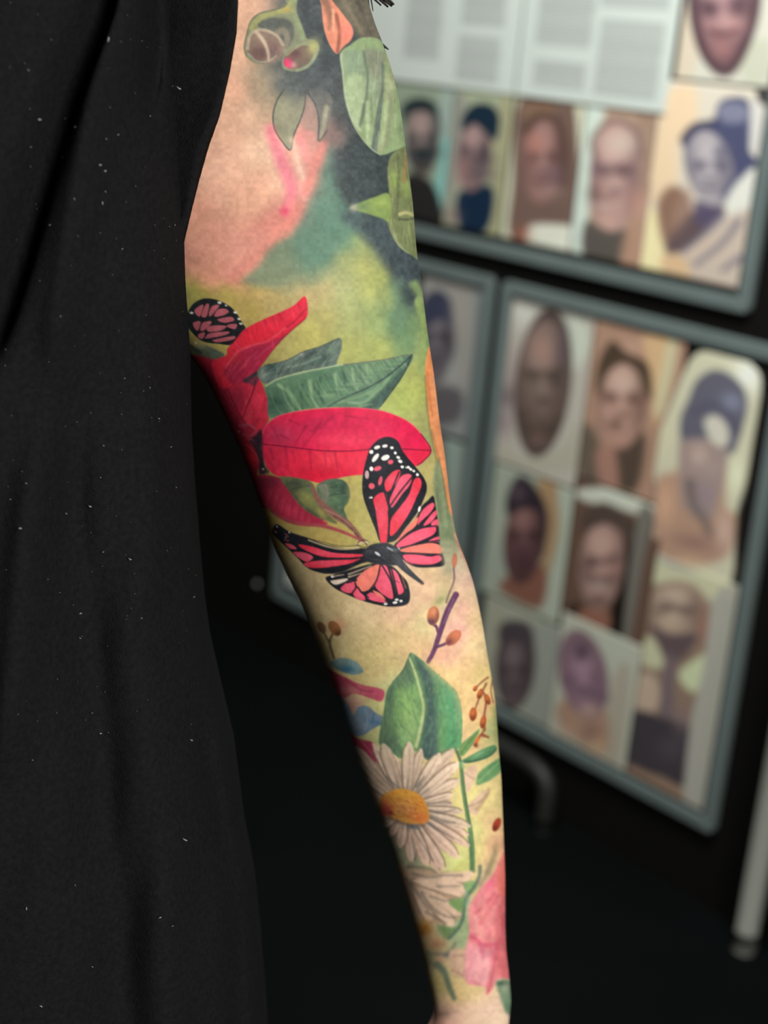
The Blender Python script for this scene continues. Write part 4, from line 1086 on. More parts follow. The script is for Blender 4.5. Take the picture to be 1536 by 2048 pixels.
def pic_u6(C):
    C.a[:] = (206, 202, 188)
    C.at(740, 0, 1.9296)
    C.fill([(1190, 0), (1240, 60), (1260, 250), (1180, 330)], (208, 192, 170), .8, 8)
    C.fill([(1440, 180), (1540, 160), (1540, 310), (1440, 310)], (190, 190, 170), .8, 8)
    face(C, 1365, 60, 120, 215, (168, 132, 132), (92, 72, 78), 3, beard=.75, mouth=False)
    C.line([(1245, -100), (1250, 60), (1290, 200), (1350, 275), (1410, 250), (1480, 80), (1500, -100)], 36, (84, 66, 72), .9, 5)
    C.blob(1300, 20, 40, 26, (92, 74, 82), .8)
    C.blob(1420, 10, 40, 26, (92, 74, 82), .8)
    C.blob(1400, 95, 50, 40, (190, 150, 146), .7)
    C.line([(1310, 120), (1360, 135), (1420, 115)], 20, (110, 76, 80), .8, 4)
    C.blob(1360, 190, 40, 36, (170, 124, 120), .8)
    C.line([(1250, -150), (1370, -230), (1480, -150)], 80, (78, 62, 68), .9, 6)


def pic_a1(C):
    C.a[:] = (146, 148, 146)
    C.at(820, 480, 2.1453)
    C.fill([(0, 150), (200, 160), (270, 240), (250, 640), (180, 660), (0, 500)], (158, 154, 148), 1, 6)
    face(C, 110, 430, 85, 190, (112, 104, 108), (66, 64, 74), 4)
    C.fill([(40, 330), (60, 250), (120, 215), (180, 270), (190, 380), (130, 340), (60, 380)], (72, 74, 92), 1, 4)
    C.blob(205, 320, 30, 90, (172, 162, 152), .8)
    C.blob(180, 570, 30, 60, (170, 170, 166), .7)
    C.fill([(0, 640), (210, 640), (200, 780), (0, 780)], (100, 94, 98), .9, 8)


def pic_a2(C):
    C.a[:] = (150, 158, 148)
    C.at(820, 480, 2.1453)
    C.fill([(60, 800), (150, 790), (150, 1150), (40, 1150)], (110, 100, 98), .9, 8)
    C.fill([(155, 820), (205, 830), (190, 1050), (160, 1060)], (150, 164, 154), 1, 5)


def pic_a3(C):
    C.a[:] = (222, 224, 218)
    C.at(540, 1080, 1)
    C.blob(60, 20, 16, 50, (120, 104, 100), .8)


def pic_b11(C):
    C.a[:] = (188, 182, 170)
    C.at(960, 560, 3.84)
    C.blob(340, 250, 90, 120, (214, 212, 202), .9)
    C.fill([(620, 280), (760, 300), (830, 400), (820, 560), (720, 700), (680, 480)], (204, 208, 192), 1, 8)
    C.blob(260, 800, 80, 300, (160, 142, 140), .7)
    C.blob(210, 900, 60, 90, (110, 96, 98), .7)
    C.blob(180, 1100, 60, 100, (146, 126, 132), .7)
    C.fill([(150, 1250), (300, 1350), (600, 1300), (760, 1100), (760, 1460), (150, 1420)], (180, 174, 158), .9, 9)
    C.oval(485, 790, 215, 575, (96, 82, 78), 1, 6, 3)
    face(C, 485, 790, 195, 480, (134, 114, 106), (82, 70, 66), 4, beard=.7)
    C.blob(480, 540, 80, 110, (172, 138, 126), .95)
    C.blob(640, 520, 50, 180, (106, 94, 98), .8)
    C.line([(350, 700), (480, 720), (640, 690)], 40, (92, 80, 72), .7, 7)
    C.blob(400, 800, 60, 50, (132, 116, 104), .8)
    C.blob(480, 1020, 80, 50, (136, 118, 108), .8)
    C.line([(330, 1000), (350, 1130), (430, 1190), (540, 1170), (620, 1060)], 36, (76, 66, 60), .8, 7)
    C.blob(450, 1210, 50, 50, (130, 106, 98), .8)


def pic_b12(C):
    C.a[:] = (166, 172, 156)
    C.at(940, 960, 3.53)
    C.fill([(480, 0), (640, 60), (600, 500), (480, 800), (520, 400)], (170, 140, 108), 1, 10)
    C.fill([(620, 40), (780, 60), (700, 700), (640, 980), (490, 900), (560, 700), (640, 400)], (176, 182, 166), 1, 6)
    C.blob(180, 560, 60, 140, (160, 168, 156), .9)
    C.fill([(240, 700), (520, 600), (500, 900), (240, 800)], (136, 96, 82), 1, 8)
    face(C, 380, 420, 140, 320, (124, 90, 86), (62, 48, 50), 6, beard=.6)
    C.fill([(260, 240), (260, 120), (330, -20), (420, 0), (520, 150), (550, 320), (500, 560), (500, 260), (380, 200), (300, 240)], (60, 52, 58), 1, 5)
    C.blob(340, 90, 50, 60, (106, 92, 100), .8)
    C.blob(370, 520, 70, 100, (92, 66, 74), .8)


def pic_b13(C):
    C.a[:] = (168, 168, 152)
    C.at(940, 960, 3.53)
    C.fill([(160, 1000), (230, 900), (230, 1200), (150, 1350)], (168, 166, 146), .9, 8)
    C.fill([(440, 1040), (640, 1000), (640, 1740), (380, 1640), (440, 1500)], (156, 158, 148), .9, 8)
    C.oval(320, 1310, 140, 310, (82, 72, 74), 1, 4, 4)
    face(C, 310, 1360, 110, 240, (108, 94, 96), (70, 62, 66), 4)
    C.fill([(200, 1120), (240, 1000), (420, 1020), (440, 1180), (320, 1140)], (84, 76, 80), 1, 6)


def pic_b21(C):
    C.a[:] = (176, 142, 122)
    C.at(960, 560, 3.84)
    C.fill([(1250, 440), (1480, 480), (1420, 900), (1340, 1100), (1300, 700)], (212, 178, 138), 1, 10)
    C.fill([(1440, 480), (1520, 500), (1420, 980), (1340, 1000)], (206, 198, 164), .9, 6)
    C.blob(1160, 520, 90, 60, (196, 158, 140), .8)
    C.fill([(780, 1120), (900, 1200), (980, 1600), (760, 1500)], (112, 100, 88), 1, 10)
    C.fill([(1040, 1260), (1260, 1180), (1240, 1500), (1160, 1640), (1040, 1560)], (94, 80, 70), 1, 10)
    face(C, 1090, 930, 200, 360, (180, 144, 130), (104, 84, 74), 4, mouth=False)
    C.fill([(890, 850), (910, 640), (1010, 470), (1130, 560), (1290, 650), (1320, 900), (1270, 860), (1200, 700), (1090, 640), (980, 720), (920, 850)], (88, 74, 62), 1, 5)
    C.blob(1100, 790, 90, 80, (208, 180, 164), .95)
    C.line([(920, 870), (1040, 910)], 40, (130, 100, 92), .8, 6)
    C.line([(1140, 930), (1290, 920)], 40, (130, 98, 90), .8, 6)
    C.blob(980, 1010, 70, 60, (194, 156, 142), .8)
    C.blob(1040, 1110, 34, 34, (92, 74, 66), .9)
    C.blob(1060, 1250, 60, 50, (184, 142, 128), .8)
    C.fill([(890, 1320), (1030, 1300), (1060, 1600), (930, 1580)], (170, 130, 116), .95, 8)
    C.line([(760, 1620), (1000, 1640), (1200, 1700)], 90, (184, 166, 146), .95, 6)


def pic_b22(C):
    C.a[:] = (110, 88, 76)
    C.at(940, 960, 3.53)
    C.fill([(790, 60), (1290, 60), (1290, 260), (1100, 220), (790, 140)], (204, 206, 190), 1, 6)
    C.fill([(1060, 480), (1160, 300), (1160, 700), (1080, 1150), (980, 1080), (1000, 900)], (40, 34, 30), 1, 7)
    C.fill([(1180, 250), (1300, 240), (1240, 500), (1120, 1150), (1070, 1140)], (124, 120, 112), 1, 5)
    C.fill([(700, 880), (790, 900), (760, 1000), (700, 980)], (60, 46, 38), .9, 8)
    C.fill([(780, 920), (960, 900), (980, 1060), (760, 1010)], (150, 108, 92), 1, 8)
    face(C, 930, 600, 160, 320, (172, 140, 130), (92, 74, 70), 6, mouth=False)
    C.fill([(790, 370), (800, 240), (920, 160), (1060, 210), (1150, 330), (1140, 520), (1080, 380), (960, 310), (860, 340)], (92, 78, 72), 1, 5)
    C.line([(800, 620), (900, 590), (1020, 560)], 34, (116, 92, 90), .8, 6)
    C.line([(840, 680), (930, 740), (1030, 660)], 60, (120, 98, 92), .8, 6)
    C.blob(910, 750, 60, 34, (186, 162, 154), .9)
    C.blob(960, 450, 90, 60, (196, 160, 146), .8)
    C.blob(1010, 620, 50, 50, (190, 148, 138), .7)
    C.blob(900, 860, 90, 40, (104, 84, 76), .8)


def pic_b23(C):
    C.a[:] = (188, 188, 172)
    C.at(940, 960, 3.53)
    C.fill([(820, 1060), (1120, 1140), (1140, 1300), (1000, 1400), (920, 1250)], (188, 190, 174), 1, 6)
    C.fill([(1020, 1380), (1130, 1340), (1060, 1980), (950, 1960)], (178, 170, 154), 1, 8)
    C.fill([(640, 1560), (900, 1560), (980, 1700), (940, 1940), (640, 1740)], (176, 144, 124), 1, 10)
    C.oval(800, 1370, 170, 320, (138, 112, 122), 1, -12, 4)
    face(C, 800, 1400, 120, 230, (156, 126, 138), (112, 90, 102), -8)
    C.blob(790, 1220, 50, 60, (84, 68, 78), .9)
    C.blob(800, 1370, 60, 60, (176, 142, 156), .8)
    C.line([(660, 1400), (760, 1460), (960, 1540)], 50, (122, 100, 110), .7, 9)
    C.blob(840, 1630, 70, 40, (206, 176, 156), .8)
    C.blob(850, 1780, 60, 60, (146, 112, 104), .7)
    C.blob(900, 1880, 60, 50, (200, 172, 140), .8)
    C.blob(700, 1760, 70, 50, (190, 156, 136), .7)


def pic_b31(C):
    C.a[:] = (52, 48, 44)
    C.at(1240, 640, 3.794)
    C.fill([(640, 235), (800, 260), (960, 310), (1060, 420), (1060, 600), (1010, 900), (960, 1200), (880, 1500), (800, 2048), (240, 1780), (270, 1500), (160, 1400), (180, 1100), (330, 760), (480, 400), (560, 270)],
           (208, 204, 178), 1, 3)
    C.blob(970, 420, 90, 130, (246, 246, 232), .95, ang=-30)
    C.blob(880, 1180, 60, 130, (232, 232, 200), .9)
    C.blob(320, 900, 70, 200, (216, 208, 178), .8, ang=20)
    C.fill([(270, 1230), (420, 1150), (520, 1000), (780, 1000), (800, 1400), (880, 1500), (820, 1780), (600, 1850), (280, 1760)], (184, 150, 130), 1, 8)
    C.fill([(450, 920), (520, 880), (800, 950), (800, 1150), (740, 1400), (680, 1520), (480, 1420), (450, 1150)], (166, 146, 140), 1, 6)
    C.blob(600, 1030, 60, 70, (202, 178, 166), .9)
    C.blob(700, 1120, 70, 60, (176, 156, 150), .8)
    C.line([(530, 1240), (560, 1400), (640, 1520), (680, 1620)], 80, (118, 106, 104), .85, 10, w2=50)
    C.blob(650, 1330, 60, 90, (154, 138, 146), .8)
    C.fill([(460, 900), (460, 740), (520, 600), (580, 460), (700, 380), (830, 410), (940, 520), (965, 660), (930, 820), (860, 1010), (800, 980), (760, 900), (600, 900), (520, 900)], (108, 106, 118), 1, 4)
    C.line([(560, 700), (680, 640), (820, 720), (900, 860)], 30, (88, 86, 104), .8, 6)
    C.blob(850, 620, 80, 60, (142, 146, 166), .9, ang=30)
    C.fill([(640, 760), (720, 720), (800, 780), (830, 880), (800, 960), (720, 940), (660, 860)], (216, 210, 194), .95, 5)
    C.blob(340, 1400, 70, 160, (220, 176, 146), .8)
    C.blob(560, 1690, 160, 60, (152, 120, 110), .8, ang=12)
    C.blob(790, 1600, 50, 140, (214, 184, 172), .8)
    C.blob(500, 1850, 120, 60, (214, 180, 148), .7)
    C.line([(200, 800), (230, 1300), (200, 2000)], 60, (186, 188, 176), .7, 8)


def pic_b32(C):
    C.a[:] = (172, 170, 158)
    C.at(1200, 1080, 3.303)
    C.fill([(260, 100), (360, 120), (540, 200), (840, 230), (820, 420), (640, 360), (340, 300)], (206, 204, 172), 1, 8)
    C.fill([(280, 320), (720, 420), (700, 900), (560, 1640), (150, 1500), (220, 900)], (150, 128, 112), 1, 6)
    face(C, 500, 480, 190, 210, (178, 156, 138), (112, 94, 88), 8, mouth=False)
    C.line([(330, 470), (340, 360), (450, 290), (620, 310), (700, 430)], 34, (164, 140, 122), .8, 6)
    C.blob(470, 540, 70, 50, (200, 178, 156), .9)
    C.line([(430, 420), (560, 470)], 44, (122, 104, 98), .8, 7)
    C.fill([(330, 560), (460, 620), (640, 620), (600, 720), (520, 800), (420, 780), (380, 680)], (108, 92, 94), 1, 6)
    C.blob(690, 560, 40, 110, (166, 122, 108), .8)
    C.fill([(270, 680), (340, 640), (420, 780), (400, 850), (280, 820)], (202, 200, 168), 1, 6)
    C.fill([(520, 880), (640, 780), (700, 760), (660, 980), (580, 990)], (208, 214, 176), 1, 6)
    C.fill([(250, 900), (360, 900), (400, 1040), (340, 1150), (230, 1130)], (196, 174, 154), 1, 7)
    C.line([(470, 780), (450, 950), (440, 1150)], 70, (124, 110, 116), .9, 8, w2=90)
    C.fill([(200, 1140), (430, 1180), (600, 1260), (560, 1610), (400, 1560), (160, 1480)], (78, 72, 76), 1, 6)
    C.blob(470, 1380, 90, 80, (94, 88, 94), .7)
    C.blob(540, 1190, 50, 90, (140, 122, 126), .7)
    C.fill([(180, 1480), (400, 1580), (540, 1650), (520, 1740), (170, 1560)], (158, 132, 114), 1, 6)
    C.fill([(740, 420), (850, 330), (760, 900), (640, 1720), (555, 1700), (600, 1200), (680, 860)], (178, 174, 164), 1, 4)
    C.fill([(150, 200), (290, 160), (240, 700), (130, 1520), (60, 1480)], (160, 158, 146), .9, 5)


# name words, label, x0, x1, z bottom, z top, layer, painter
PRINTS = [
    ("newspaper_page", "white newspaper page of grey text columns nearest the arm, above the capped man's portrait", -2.330, -1.912, 1.250, 1.80, 2, news),
    ("newspaper_page", "white newspaper page of grey text columns beside the bearded man's portrait", -1.908, -1.577, 1.250, 1.80, 3, news),
    ("portrait_print", "dark-toned portrait of a capped man with moustache, partly hidden by the tattooed arm", -2.235, -2.064, 1.010, 1.262, 0, pic_u1),
    ("portrait_print", "portrait print of a man in profile with blue-black hair and beard on pale green", -2.060, -1.912, 1.010, 1.262, 1, pic_u2),
    ("portrait_print", "reddish-brown portrait of a long-haired person, white patch along the bottom", -1.908, -1.748, 1.010, 1.262, 0, pic_u3),
    ("portrait_print", "pinkish portrait of a smiling bald man, head tilted, above the grey frame rail", -1.744, -1.586, 1.010, 1.262, 1, pic_u4),
    ("portrait_print", "tall portrait of a man in a dark blue cap and striped pale jersey", -1.592, -1.3955, 1.010, 1.300, 1, pic_u5),
    ("portrait_print", "portrait of a man with full dark beard on cream, at the top right corner", -1.572, -1.3955, 1.304, 1.56, 0, pic_u6),
    ("portrait_print", "dim grey portrait of a man in a dark hat in the panel behind the arm", -2.10, -1.938, 0.63, 0.912, 0, pic_a1),
    ("portrait_print", "pale grey-green print low in the panel half hidden behind the elbow", -2.09, -1.938, 0.36, 0.622, 0, pic_a2),
    ("portrait_print", "sliver of a white print low in the hidden panel, left of the forearm", -2.444, -2.290, 0.180, 0.44, 0, pic_a3),
    ("portrait_print", "portrait of a long narrow bearded face on white, upper left of the tall panel", -1.862, -1.668, 0.615, 0.912, 0, pic_b11),
    ("portrait_print", "dark reddish portrait of a man in a black cap, white strip on its right", -1.858, -1.664, 0.365, 0.612, 1, pic_b12),
    ("portrait_print", "small dim purple-grey portrait in the lowest left corner of the tall panel", -1.846, -1.656, 0.166, 0.362, 0, pic_b13),
    ("portrait_print", "portrait of a dark-haired woman with bright forehead on warm tan, top middle", -1.664, -1.474, 0.640, 0.910, 1, pic_b21),
    ("portrait_print", "portrait of a laughing man with short brown hair on black, middle of panel", -1.660, -1.466, 0.385, 0.637, 2, pic_b22),
    ("portrait_print", "mauve portrait with pale triangular corner below the laughing man", -1.652, -1.470, 0.166, 0.396, 3, pic_b23),
    ("portrait_print", "rounded white cut-out portrait of a man in a blue-grey cap, top right of panel", -1.500, -1.302, 0.530, 0.905, 2, pic_b31),
    ("portrait_print", "portrait of a bald man in dark suit and tie, lower right of panel", -1.468, -1.303, 0.168, 0.560, 3, pic_b32),
]

# ---------------------------------------------------------------- helpers
def srgb(c):
    c = np.asarray(c, np.float64) / 255.0
    return np.where(c <= 0.04045, c / 12.92, ((c + 0.055) / 1.055) ** 2.4)


def mat(name, color=None, rough=0.6, attr=None, bump=0.0, bscale=200.0, spec=0.3, sheen=0.0, metal=0.0, mottle=0.0, mscale=8.0, gain=1.0):
    m = bpy.data.materials.new(name)
    m.use_nodes = True
    nt = m.node_tree
    b = nt.nodes["Principled BSDF"]
    b.inputs["Roughness"].default_value = rough
    b.inputs["Specular IOR Level"].default_value = spec
    b.inputs["Metallic"].default_value = metal
    b.inputs["Sheen Weight"].default_value = sheen
    if attr:
        a = nt.nodes.new("ShaderNodeAttribute")
        a.attribute_name = attr
        src = a.outputs["Color"]
    else:
        a = nt.nodes.new("ShaderNodeRGB")
        a.outputs[0].default_value = (*srgb(color), 1)
        src = a.outputs[0]
    if mottle or bump:
        tc = nt.nodes.new("ShaderNodeTexCoord")
    if mottle:
        n = nt.nodes.new("ShaderNodeTexNoise")
        n.inputs["Scale"].default_value = mscale
        n.inputs["Detail"].default_value = 4
        nt.links.new(tc.outputs["Object"], n.inputs["Vector"])
        r = nt.nodes.new("ShaderNodeMapRange")
        r.inputs["From Min"].default_value = 0.3
        r.inputs["From Max"].default_value = 0.7
        r.inputs["To Min"].default_value = 1 - mottle
        r.inputs["To Max"].default_value = 1 + mottle
        nt.links.new(n.outputs[0], r.inputs["Value"])
        x = nt.nodes.new("ShaderNodeVectorMath")
        x.operation = 'SCALE'
        nt.links.new(src, x.inputs[0])
        nt.links.new(r.outputs[0], x.inputs["Scale"])
        src = x.outputs[0]
    nt.links.new(src, b.inputs["Base Color"])
    if bump:
        n = nt.nodes.new("ShaderNodeTexNoise")
        n.inputs["Scale"].default_value = bscale
        n.inputs["Detail"].default_value = 3
        nt.links.new(tc.outputs["Object"], n.inputs["Vector"])
        bp = nt.nodes.new("ShaderNodeBump")
        bp.inputs["Strength"].default_value = bump
        bp.inputs["Distance"].default_value = 0.002
        nt.links.new(n.outputs[0], bp.inputs["Height"])
        nt.links.new(bp.outputs[0], b.inputs["Normal"])
    return m


def mesh_obj(name, verts, faces, material, parent=None, smooth=False, quads=None):
    me = bpy.data.meshes.new(name)
    if quads is not None:            # fast path: numpy quads
        v = np.ascontiguousarray(verts, np.float32)
        q = np.ascontiguousarray(quads, np.int32)
        me.vertices.add(len(v))
        me.vertices.foreach_set("co", v.ravel())
        me.loops.add(q.size)
        me.loops.foreach_set("vertex_index", q.ravel())
        me.polygons.add(len(q))
        me.polygons.foreach_set("loop_start", np.arange(0, q.size, 4, dtype=np.int32))
        if smooth:
            me.polygons.foreach_set("use_smooth", np.ones(len(q), bool))
        me.update(calc_edges=True)
        me.validate()
    else:
        me.from_pydata([tuple(map(float, p)) for p in verts], [], [tuple(map(int, f)) for f in faces])
        if smooth:
            for p in me.polygons:
                p.use_smooth = True
        me.update()
    if material:
        me.materials.append(material)
    o = bpy.data.objects.new(name, me)
    col.objects.link(o)
    if parent:
        o.parent = parent
    return o


def colors(o, rgb255, name="ink"):
    a = o.data.attributes.new(name, 'FLOAT_COLOR', 'POINT')
    c = np.ones((len(o.data.vertices), 4), np.float32)
    c[:, :3] = srgb(rgb255)
    a.data.foreach_set("color", c.ravel())


def empty(name, loc=(0, 0, 0)):
    o = bpy.data.objects.new(name, None)
    col.objects.link(o)
    o.location = loc
    return o


def tag(o, label, cat, group=None):
    o["label"] = label
    o["category"] = cat
    if group:
        o["group"] = group


def structure(o):
    o["kind"] = "structure"
    return o


def box_vf(x0, x1, y0, y1, z0, z1):
    v = [(x0, y0, z0), (x1, y0, z0), (x1, y1, z0), (x0, y1, z0), (x0, y0, z1), (x1, y0, z1), (x1, y1, z1), (x0, y1, z1)]
    f = [(0, 3, 2, 1), (4, 5, 6, 7), (0, 1, 5, 4), (1, 2, 6, 5), (2, 3, 7, 6), (3, 0, 4, 7)]
    return v, f


def tube_vf(path, radii, n=12, cap=True):
    P = np.asarray(path, float)
    v, f = [], []
    up = np.array([0.21, 0.37, 0.9])
    for i in range(len(P)):
        d = P[min(i + 1, len(P) - 1)] - P[max(i - 1, 0)]
        d /= np.linalg.norm(d) + 1e-12
        a = np.cross(d, up)
        a /= np.linalg.norm(a) + 1e-12
        b = np.cross(d, a)
        for k in range(n):
            t = 2 * np.pi * k / n
            v.append(P[i] + radii[i] * (a * np.cos(t) + b * np.sin(t)))
    for i in range(len(P) - 1):
        for k in range(n):
            f.append((i * n + k, i * n + (k + 1) % n, (i + 1) * n + (k + 1) % n, (i + 1) * n + k))
    if cap:
        f.append(tuple(range(n)))
        f.append(tuple(range((len(P) - 1) * n, len(P) * n))[::-1])
    return v, f


def merge(parts):
    V, F = [], []
    for v, f in parts:
        k = len(V)
        V += list(v)
        F += [tuple(i + k for i in q) for q in f]
    return V, F


# ---------------------------------------------------------------- the room
M_wall = mat("black wall paint", (16, 14, 13), 0.85, mottle=0.15, mscale=3, spec=0.1)
M_floor = mat("dark teal floor", (3, 6, 6), 0.85, mottle=0.25, mscale=5, spec=0.1, bump=0.2, bscale=60)
M_ceil = mat("dark ceiling paint", (30, 30, 30), 0.9)
structure(mesh_obj("floor", *box_vf(-7.0, 3.0, -2.5, 2.1, -0.06, 0.0), M_floor))
structure(mesh_obj("wall_back", *box_vf(-7.0, 3.0, WALL + 0.014, 2.1, 0.0, 2.7), M_wall))
structure(mesh_obj("ceiling", *box_vf(-7.0, 3.0, -2.5, 2.1, 2.7, 2.76), M_ceil))

# ---------------------------------------------------------------- framed display panels
M_rail = mat("grey green powder coated metal", (106, 117, 115), 0.45, spec=0.4, mottle=0.05, mscale=12)
M_back = mat("black felt board", (26, 24, 23), 0.95, spec=0.1)


def rail_vf(x0, x1, z0, z1, w, yb, yf, side, r=0.012):
    """one mitred rail of a rectangular frame with rounded outer corners"""
    k = 4

    def arc(cx, cz, a0, a1):
        return [(cx + r * math.cos(a), cz + r * math.sin(a)) for a in np.linspace(a0, a1, k)]
    pi = math.pi
    if side == "bottom":
        p = arc(x0 + r, z0 + r, 1.25 * pi, 1.5 * pi) + arc(x1 - r, z0 + r, 1.5 * pi, 1.75 * pi) + [(x1 - w, z0 + w), (x0 + w, z0 + w)]
    elif side == "top":
        p = arc(x1 - r, z1 - r, .25 * pi, .5 * pi) + arc(x0 + r, z1 - r, .5 * pi, .75 * pi) + [(x0 + w, z1 - w), (x1 - w, z1 - w)]
    elif side == "left":
        p = arc(x0 + r, z1 - r, .75 * pi, pi) + arc(x0 + r, z0 + r, pi, 1.25 * pi) + [(x0 + w, z0 + w), (x0 + w, z1 - w)]
    else:
        p = arc(x1 - r, z0 + r, 1.75 * pi, 2 * pi) + arc(x1 - r, z1 - r, 0, .25 * pi) + [(x1 - w, z1 - w), (x1 - w, z0 + w)]
    n = len(p)
    v = [(x, yf, z) for x, z in p] + [(x, yb, z) for x, z in p]
    f = [tuple(range(n)), tuple(range(2 * n - 1, n - 1, -1))]
    f += [(i, i + n, (i + 1) % n + n, (i + 1) % n) for i in range(n)]
    return v, f


def panel(label, x0, x1, z0, z1, w=0.0225):
    t = empty("display_panel", ((x0 + x1) / 2, WALL + 0.0135, z0))
    tag(t, label, "display panel", "framed display panels on the black wall")
    ox, oz = (x0 + x1) / 2, z0
    for side in ("bottom", "top", "left", "right"):
        v, f = rail_vf(x0 - ox, x1 - ox, 0, z1 - z0, w, 0.0, -0.0150, side)
        o = mesh_obj("frame_rail", v, f, M_rail, t)
        bv = o.modifiers.new("edge", 'BEVEL')
        bv.width = 0.004
        bv.segments = 2
        bv.limit_method = 'ANGLE'
    mesh_obj("backing_board", *box_vf(x0 - ox + .006, x1 - ox - .006, -0.006, -0.0005, .006, z1 - z0 - .006), M_back, t)
    return t


panel("wide grey-framed panel of prints and newspaper pages at the top", -2.483, -1.366, 0.976, 1.86)
panel("grey-framed panel mostly hidden behind the tattooed forearm", -2.483, -1.912, 0.140, 0.938)
panel("tall grey-framed panel of eight portrait prints at the right", -1.886, -1.275, 0.138, 0.938)

# ---------------------------------------------------------------- prints pinned inside the panels
M_print = mat("matte photo paper", rough=0.55, attr="ink", spec=0.25)
B31 = [(640, 235), (800, 255), (960, 310), (1060, 420), (1066, 600), (1020, 900), (975, 1200), (900, 1560), (840, 2100), (190, 2100), (235, 1780), (255, 1500), (262, 1240), (200, 1120), (330, 760), (480, 400), (560, 270)]


def text_page(x0, x1, z0, z1, blocks, seed):
    """newspaper page chart in millimetres"""
    C = Chart(0, 0, int((x1 - x0) * 1000) + 1, int((z1 - z0) * 1000) + 1, (210, 216, 208))
    r = np.random.RandomState(seed)
    for bx0, bx1, bz0, bz1 in blocks:
        u0, u1 = (bx0 - x0) * 1000, (bx1 - x0) * 1000
        v0, v1 = (z1 - bz1) * 1000, (z1 - bz0) * 1000
        v = v0
        while v < v1:
            u = u0
            while u < u1 - 2:
                L = min(r.uniform(6, 18), u1 - u)
                C.line([(u, v), (u + L, v)], 3.0, (146, 148, 145), .85, .8, smooth=False)
                u += L + 3.0
            v += 5.5
    return C


PAGE_BLOCKS = [
    [(-2.205, -2.110, 1.290, 1.74), (-2.058, -1.952, 1.360, 1.74), (-2.060, -1.955, 1.262, 1.338)],
    [(-1.872, -1.748, 1.334, 1.74), (-1.868, -1.752, 1.270, 1.310), (-1.736, -1.598, 1.402, 1.74), (-1.730, -1.600, 1.268, 1.380)],
]


def add_print(name, label, x0, x1, z0, z1, layer, painter, idx):
    y = WALL + 0.0066 - 0.0016 * layer
    is_news = painter is news
    nx, nz = (int((x1 - x0) * 480), int((z1 - z0) * 480)) if is_news else (int((x1 - x0) * 330), int((z1 - z0) * 330))
    gx, gz = np.linspace(x0, x1, nx + 1), np.linspace(z1, z0, nz + 1)
    X, Z = np.meshgrid(gx, gz)
    rs = np.random.RandomState(idx + 40)
    curl = 0.0006 * np.sin((X - x0) / (x1 - x0) * 3.1 + rs.rand() * 6) * np.cos((Z - z0) / (z1 - z0) * 2.2 + rs.rand() * 6)
    Y = np.full_like(X, y) + curl
    V = np.stack([X, Y, Z], -1).reshape(-1, 3)
    px, py = to_px(V)
    if is_news:
        C = text_page(x0, x1, z0, z1, PAGE_BLOCKS[idx], idx)
        rgb = C.sample((V[:, 0] - x0) * 1000, (z1 - V[:, 2]) * 1000)
    else:
        C = Chart(math.floor(px.min()) - 2, math.floor(py.min()) - 2, math.ceil(px.max()) + 3, math.ceil(py.max()) + 3)
        painter(C)
        rgb = np.clip((C.sample(px, py) - 120) * 1.14 + 120, 4, 250)
    n = (nx + 1) * (nz + 1)
    i = np.arange(nz)[:, None] * (nx + 1) + np.arange(nx)[None, :]
    q = np.stack([i, i + nx + 1, i + nx + 2, i + 1], -1).reshape(-1, 4)
    if painter is pic_b31:           # this print is cut out along its rounded top
        qc = V[q].mean(1)
        cx, cy = to_px(qc)
        poly = catmull(np.array(B31) / 3.794 + np.array([1240, 640]), True, 5)
        ins = np.zeros(len(q), bool)
        for (x1_, y1_), (x2_, y2_) in zip(poly, np.roll(poly, -1, axis=0)):
            if y1_ != y2_:
                c = (y1_ > cy) != (y2_ > cy)
                ins ^= c & (cx < (x2_ - x1_) * (cy - y1_) / (y2_ - y1_) + x1_)
        q = q[ins]
        used = np.unique(q)
        remap = np.full(n, -1)
        remap[used] = np.arange(len(used))
        V, rgb, q = V[used], rgb[used], remap[q]
    org = np.array([(x0 + x1) / 2, y, z0])
    o = mesh_obj(name, V - org, None, M_print, smooth=True, quads=q)
    o.location = org
    sm = o.modifiers.new("paper thickness", 'SOLIDIFY')
    sm.thickness = 0.0006
    sm.offset = -1
    colors(o, rgb)
    tag(o, label, "newspaper" if is_news else "portrait print", "newspaper pages in the top panel" if is_news else "portrait prints on the display panels")
    return o


for i_, row in enumerate(PRINTS):
    add_print(*row, i_)

# ---------------------------------------------------------------- tube rail, pole, screw
M_tube = mat("warm grey painted steel tube", (122, 122, 114), 0.5, spec=0.3)
M_tube_d = mat("dark grey painted steel tube", (40, 40, 38), 0.5, spec=0.4)
t = empty("tube_rail", (-1.602, 1.885, 0.0))
tag(t, "dark grey bent tube rail standing on the floor under the tall panel", "rail")
pts = [(-.34, 0, .012), (-.34, 0, .066), (-.332, 0, .094), (-.305, 0, .108), (-.26, 0, .112), (-.08, 0, .112), (-.035, 0, .108), (-.008, 0, .094), (0, 0, .066), (0, 0, .012)]
pp = catmull(np.array(pts), False, 5)
mesh_obj("tube", *tube_vf(pp, [.016] * len(pp), 14), M_tube_d, t, smooth=True)
for fx_ in (0.0, -.34):
    mesh_obj("foot_cap", *tube_vf([(fx_, 0, 0), (fx_, 0, .004), (fx_, 0, .025)], [.016, .0178, .0174], 14), M_tube_d, t, smooth=True)

t = empty("support_pole", (-1.158, 1.885, 0.0))
tag(t, "pale grey upright pole standing on the floor at the right edge", "pole")
mesh_obj("pole", *tube_vf([(0, 0, .01), (0, 0, .6), (0, 0, 1.9)], [.0175] * 3, 18), M_tube, t, smooth=True)
mesh_obj("foot_cap", *tube_vf([(0, 0, 0), (0, 0, .006), (0, 0, .035)], [.017, .019, .0186], 18), M_tube, t, smooth=True)

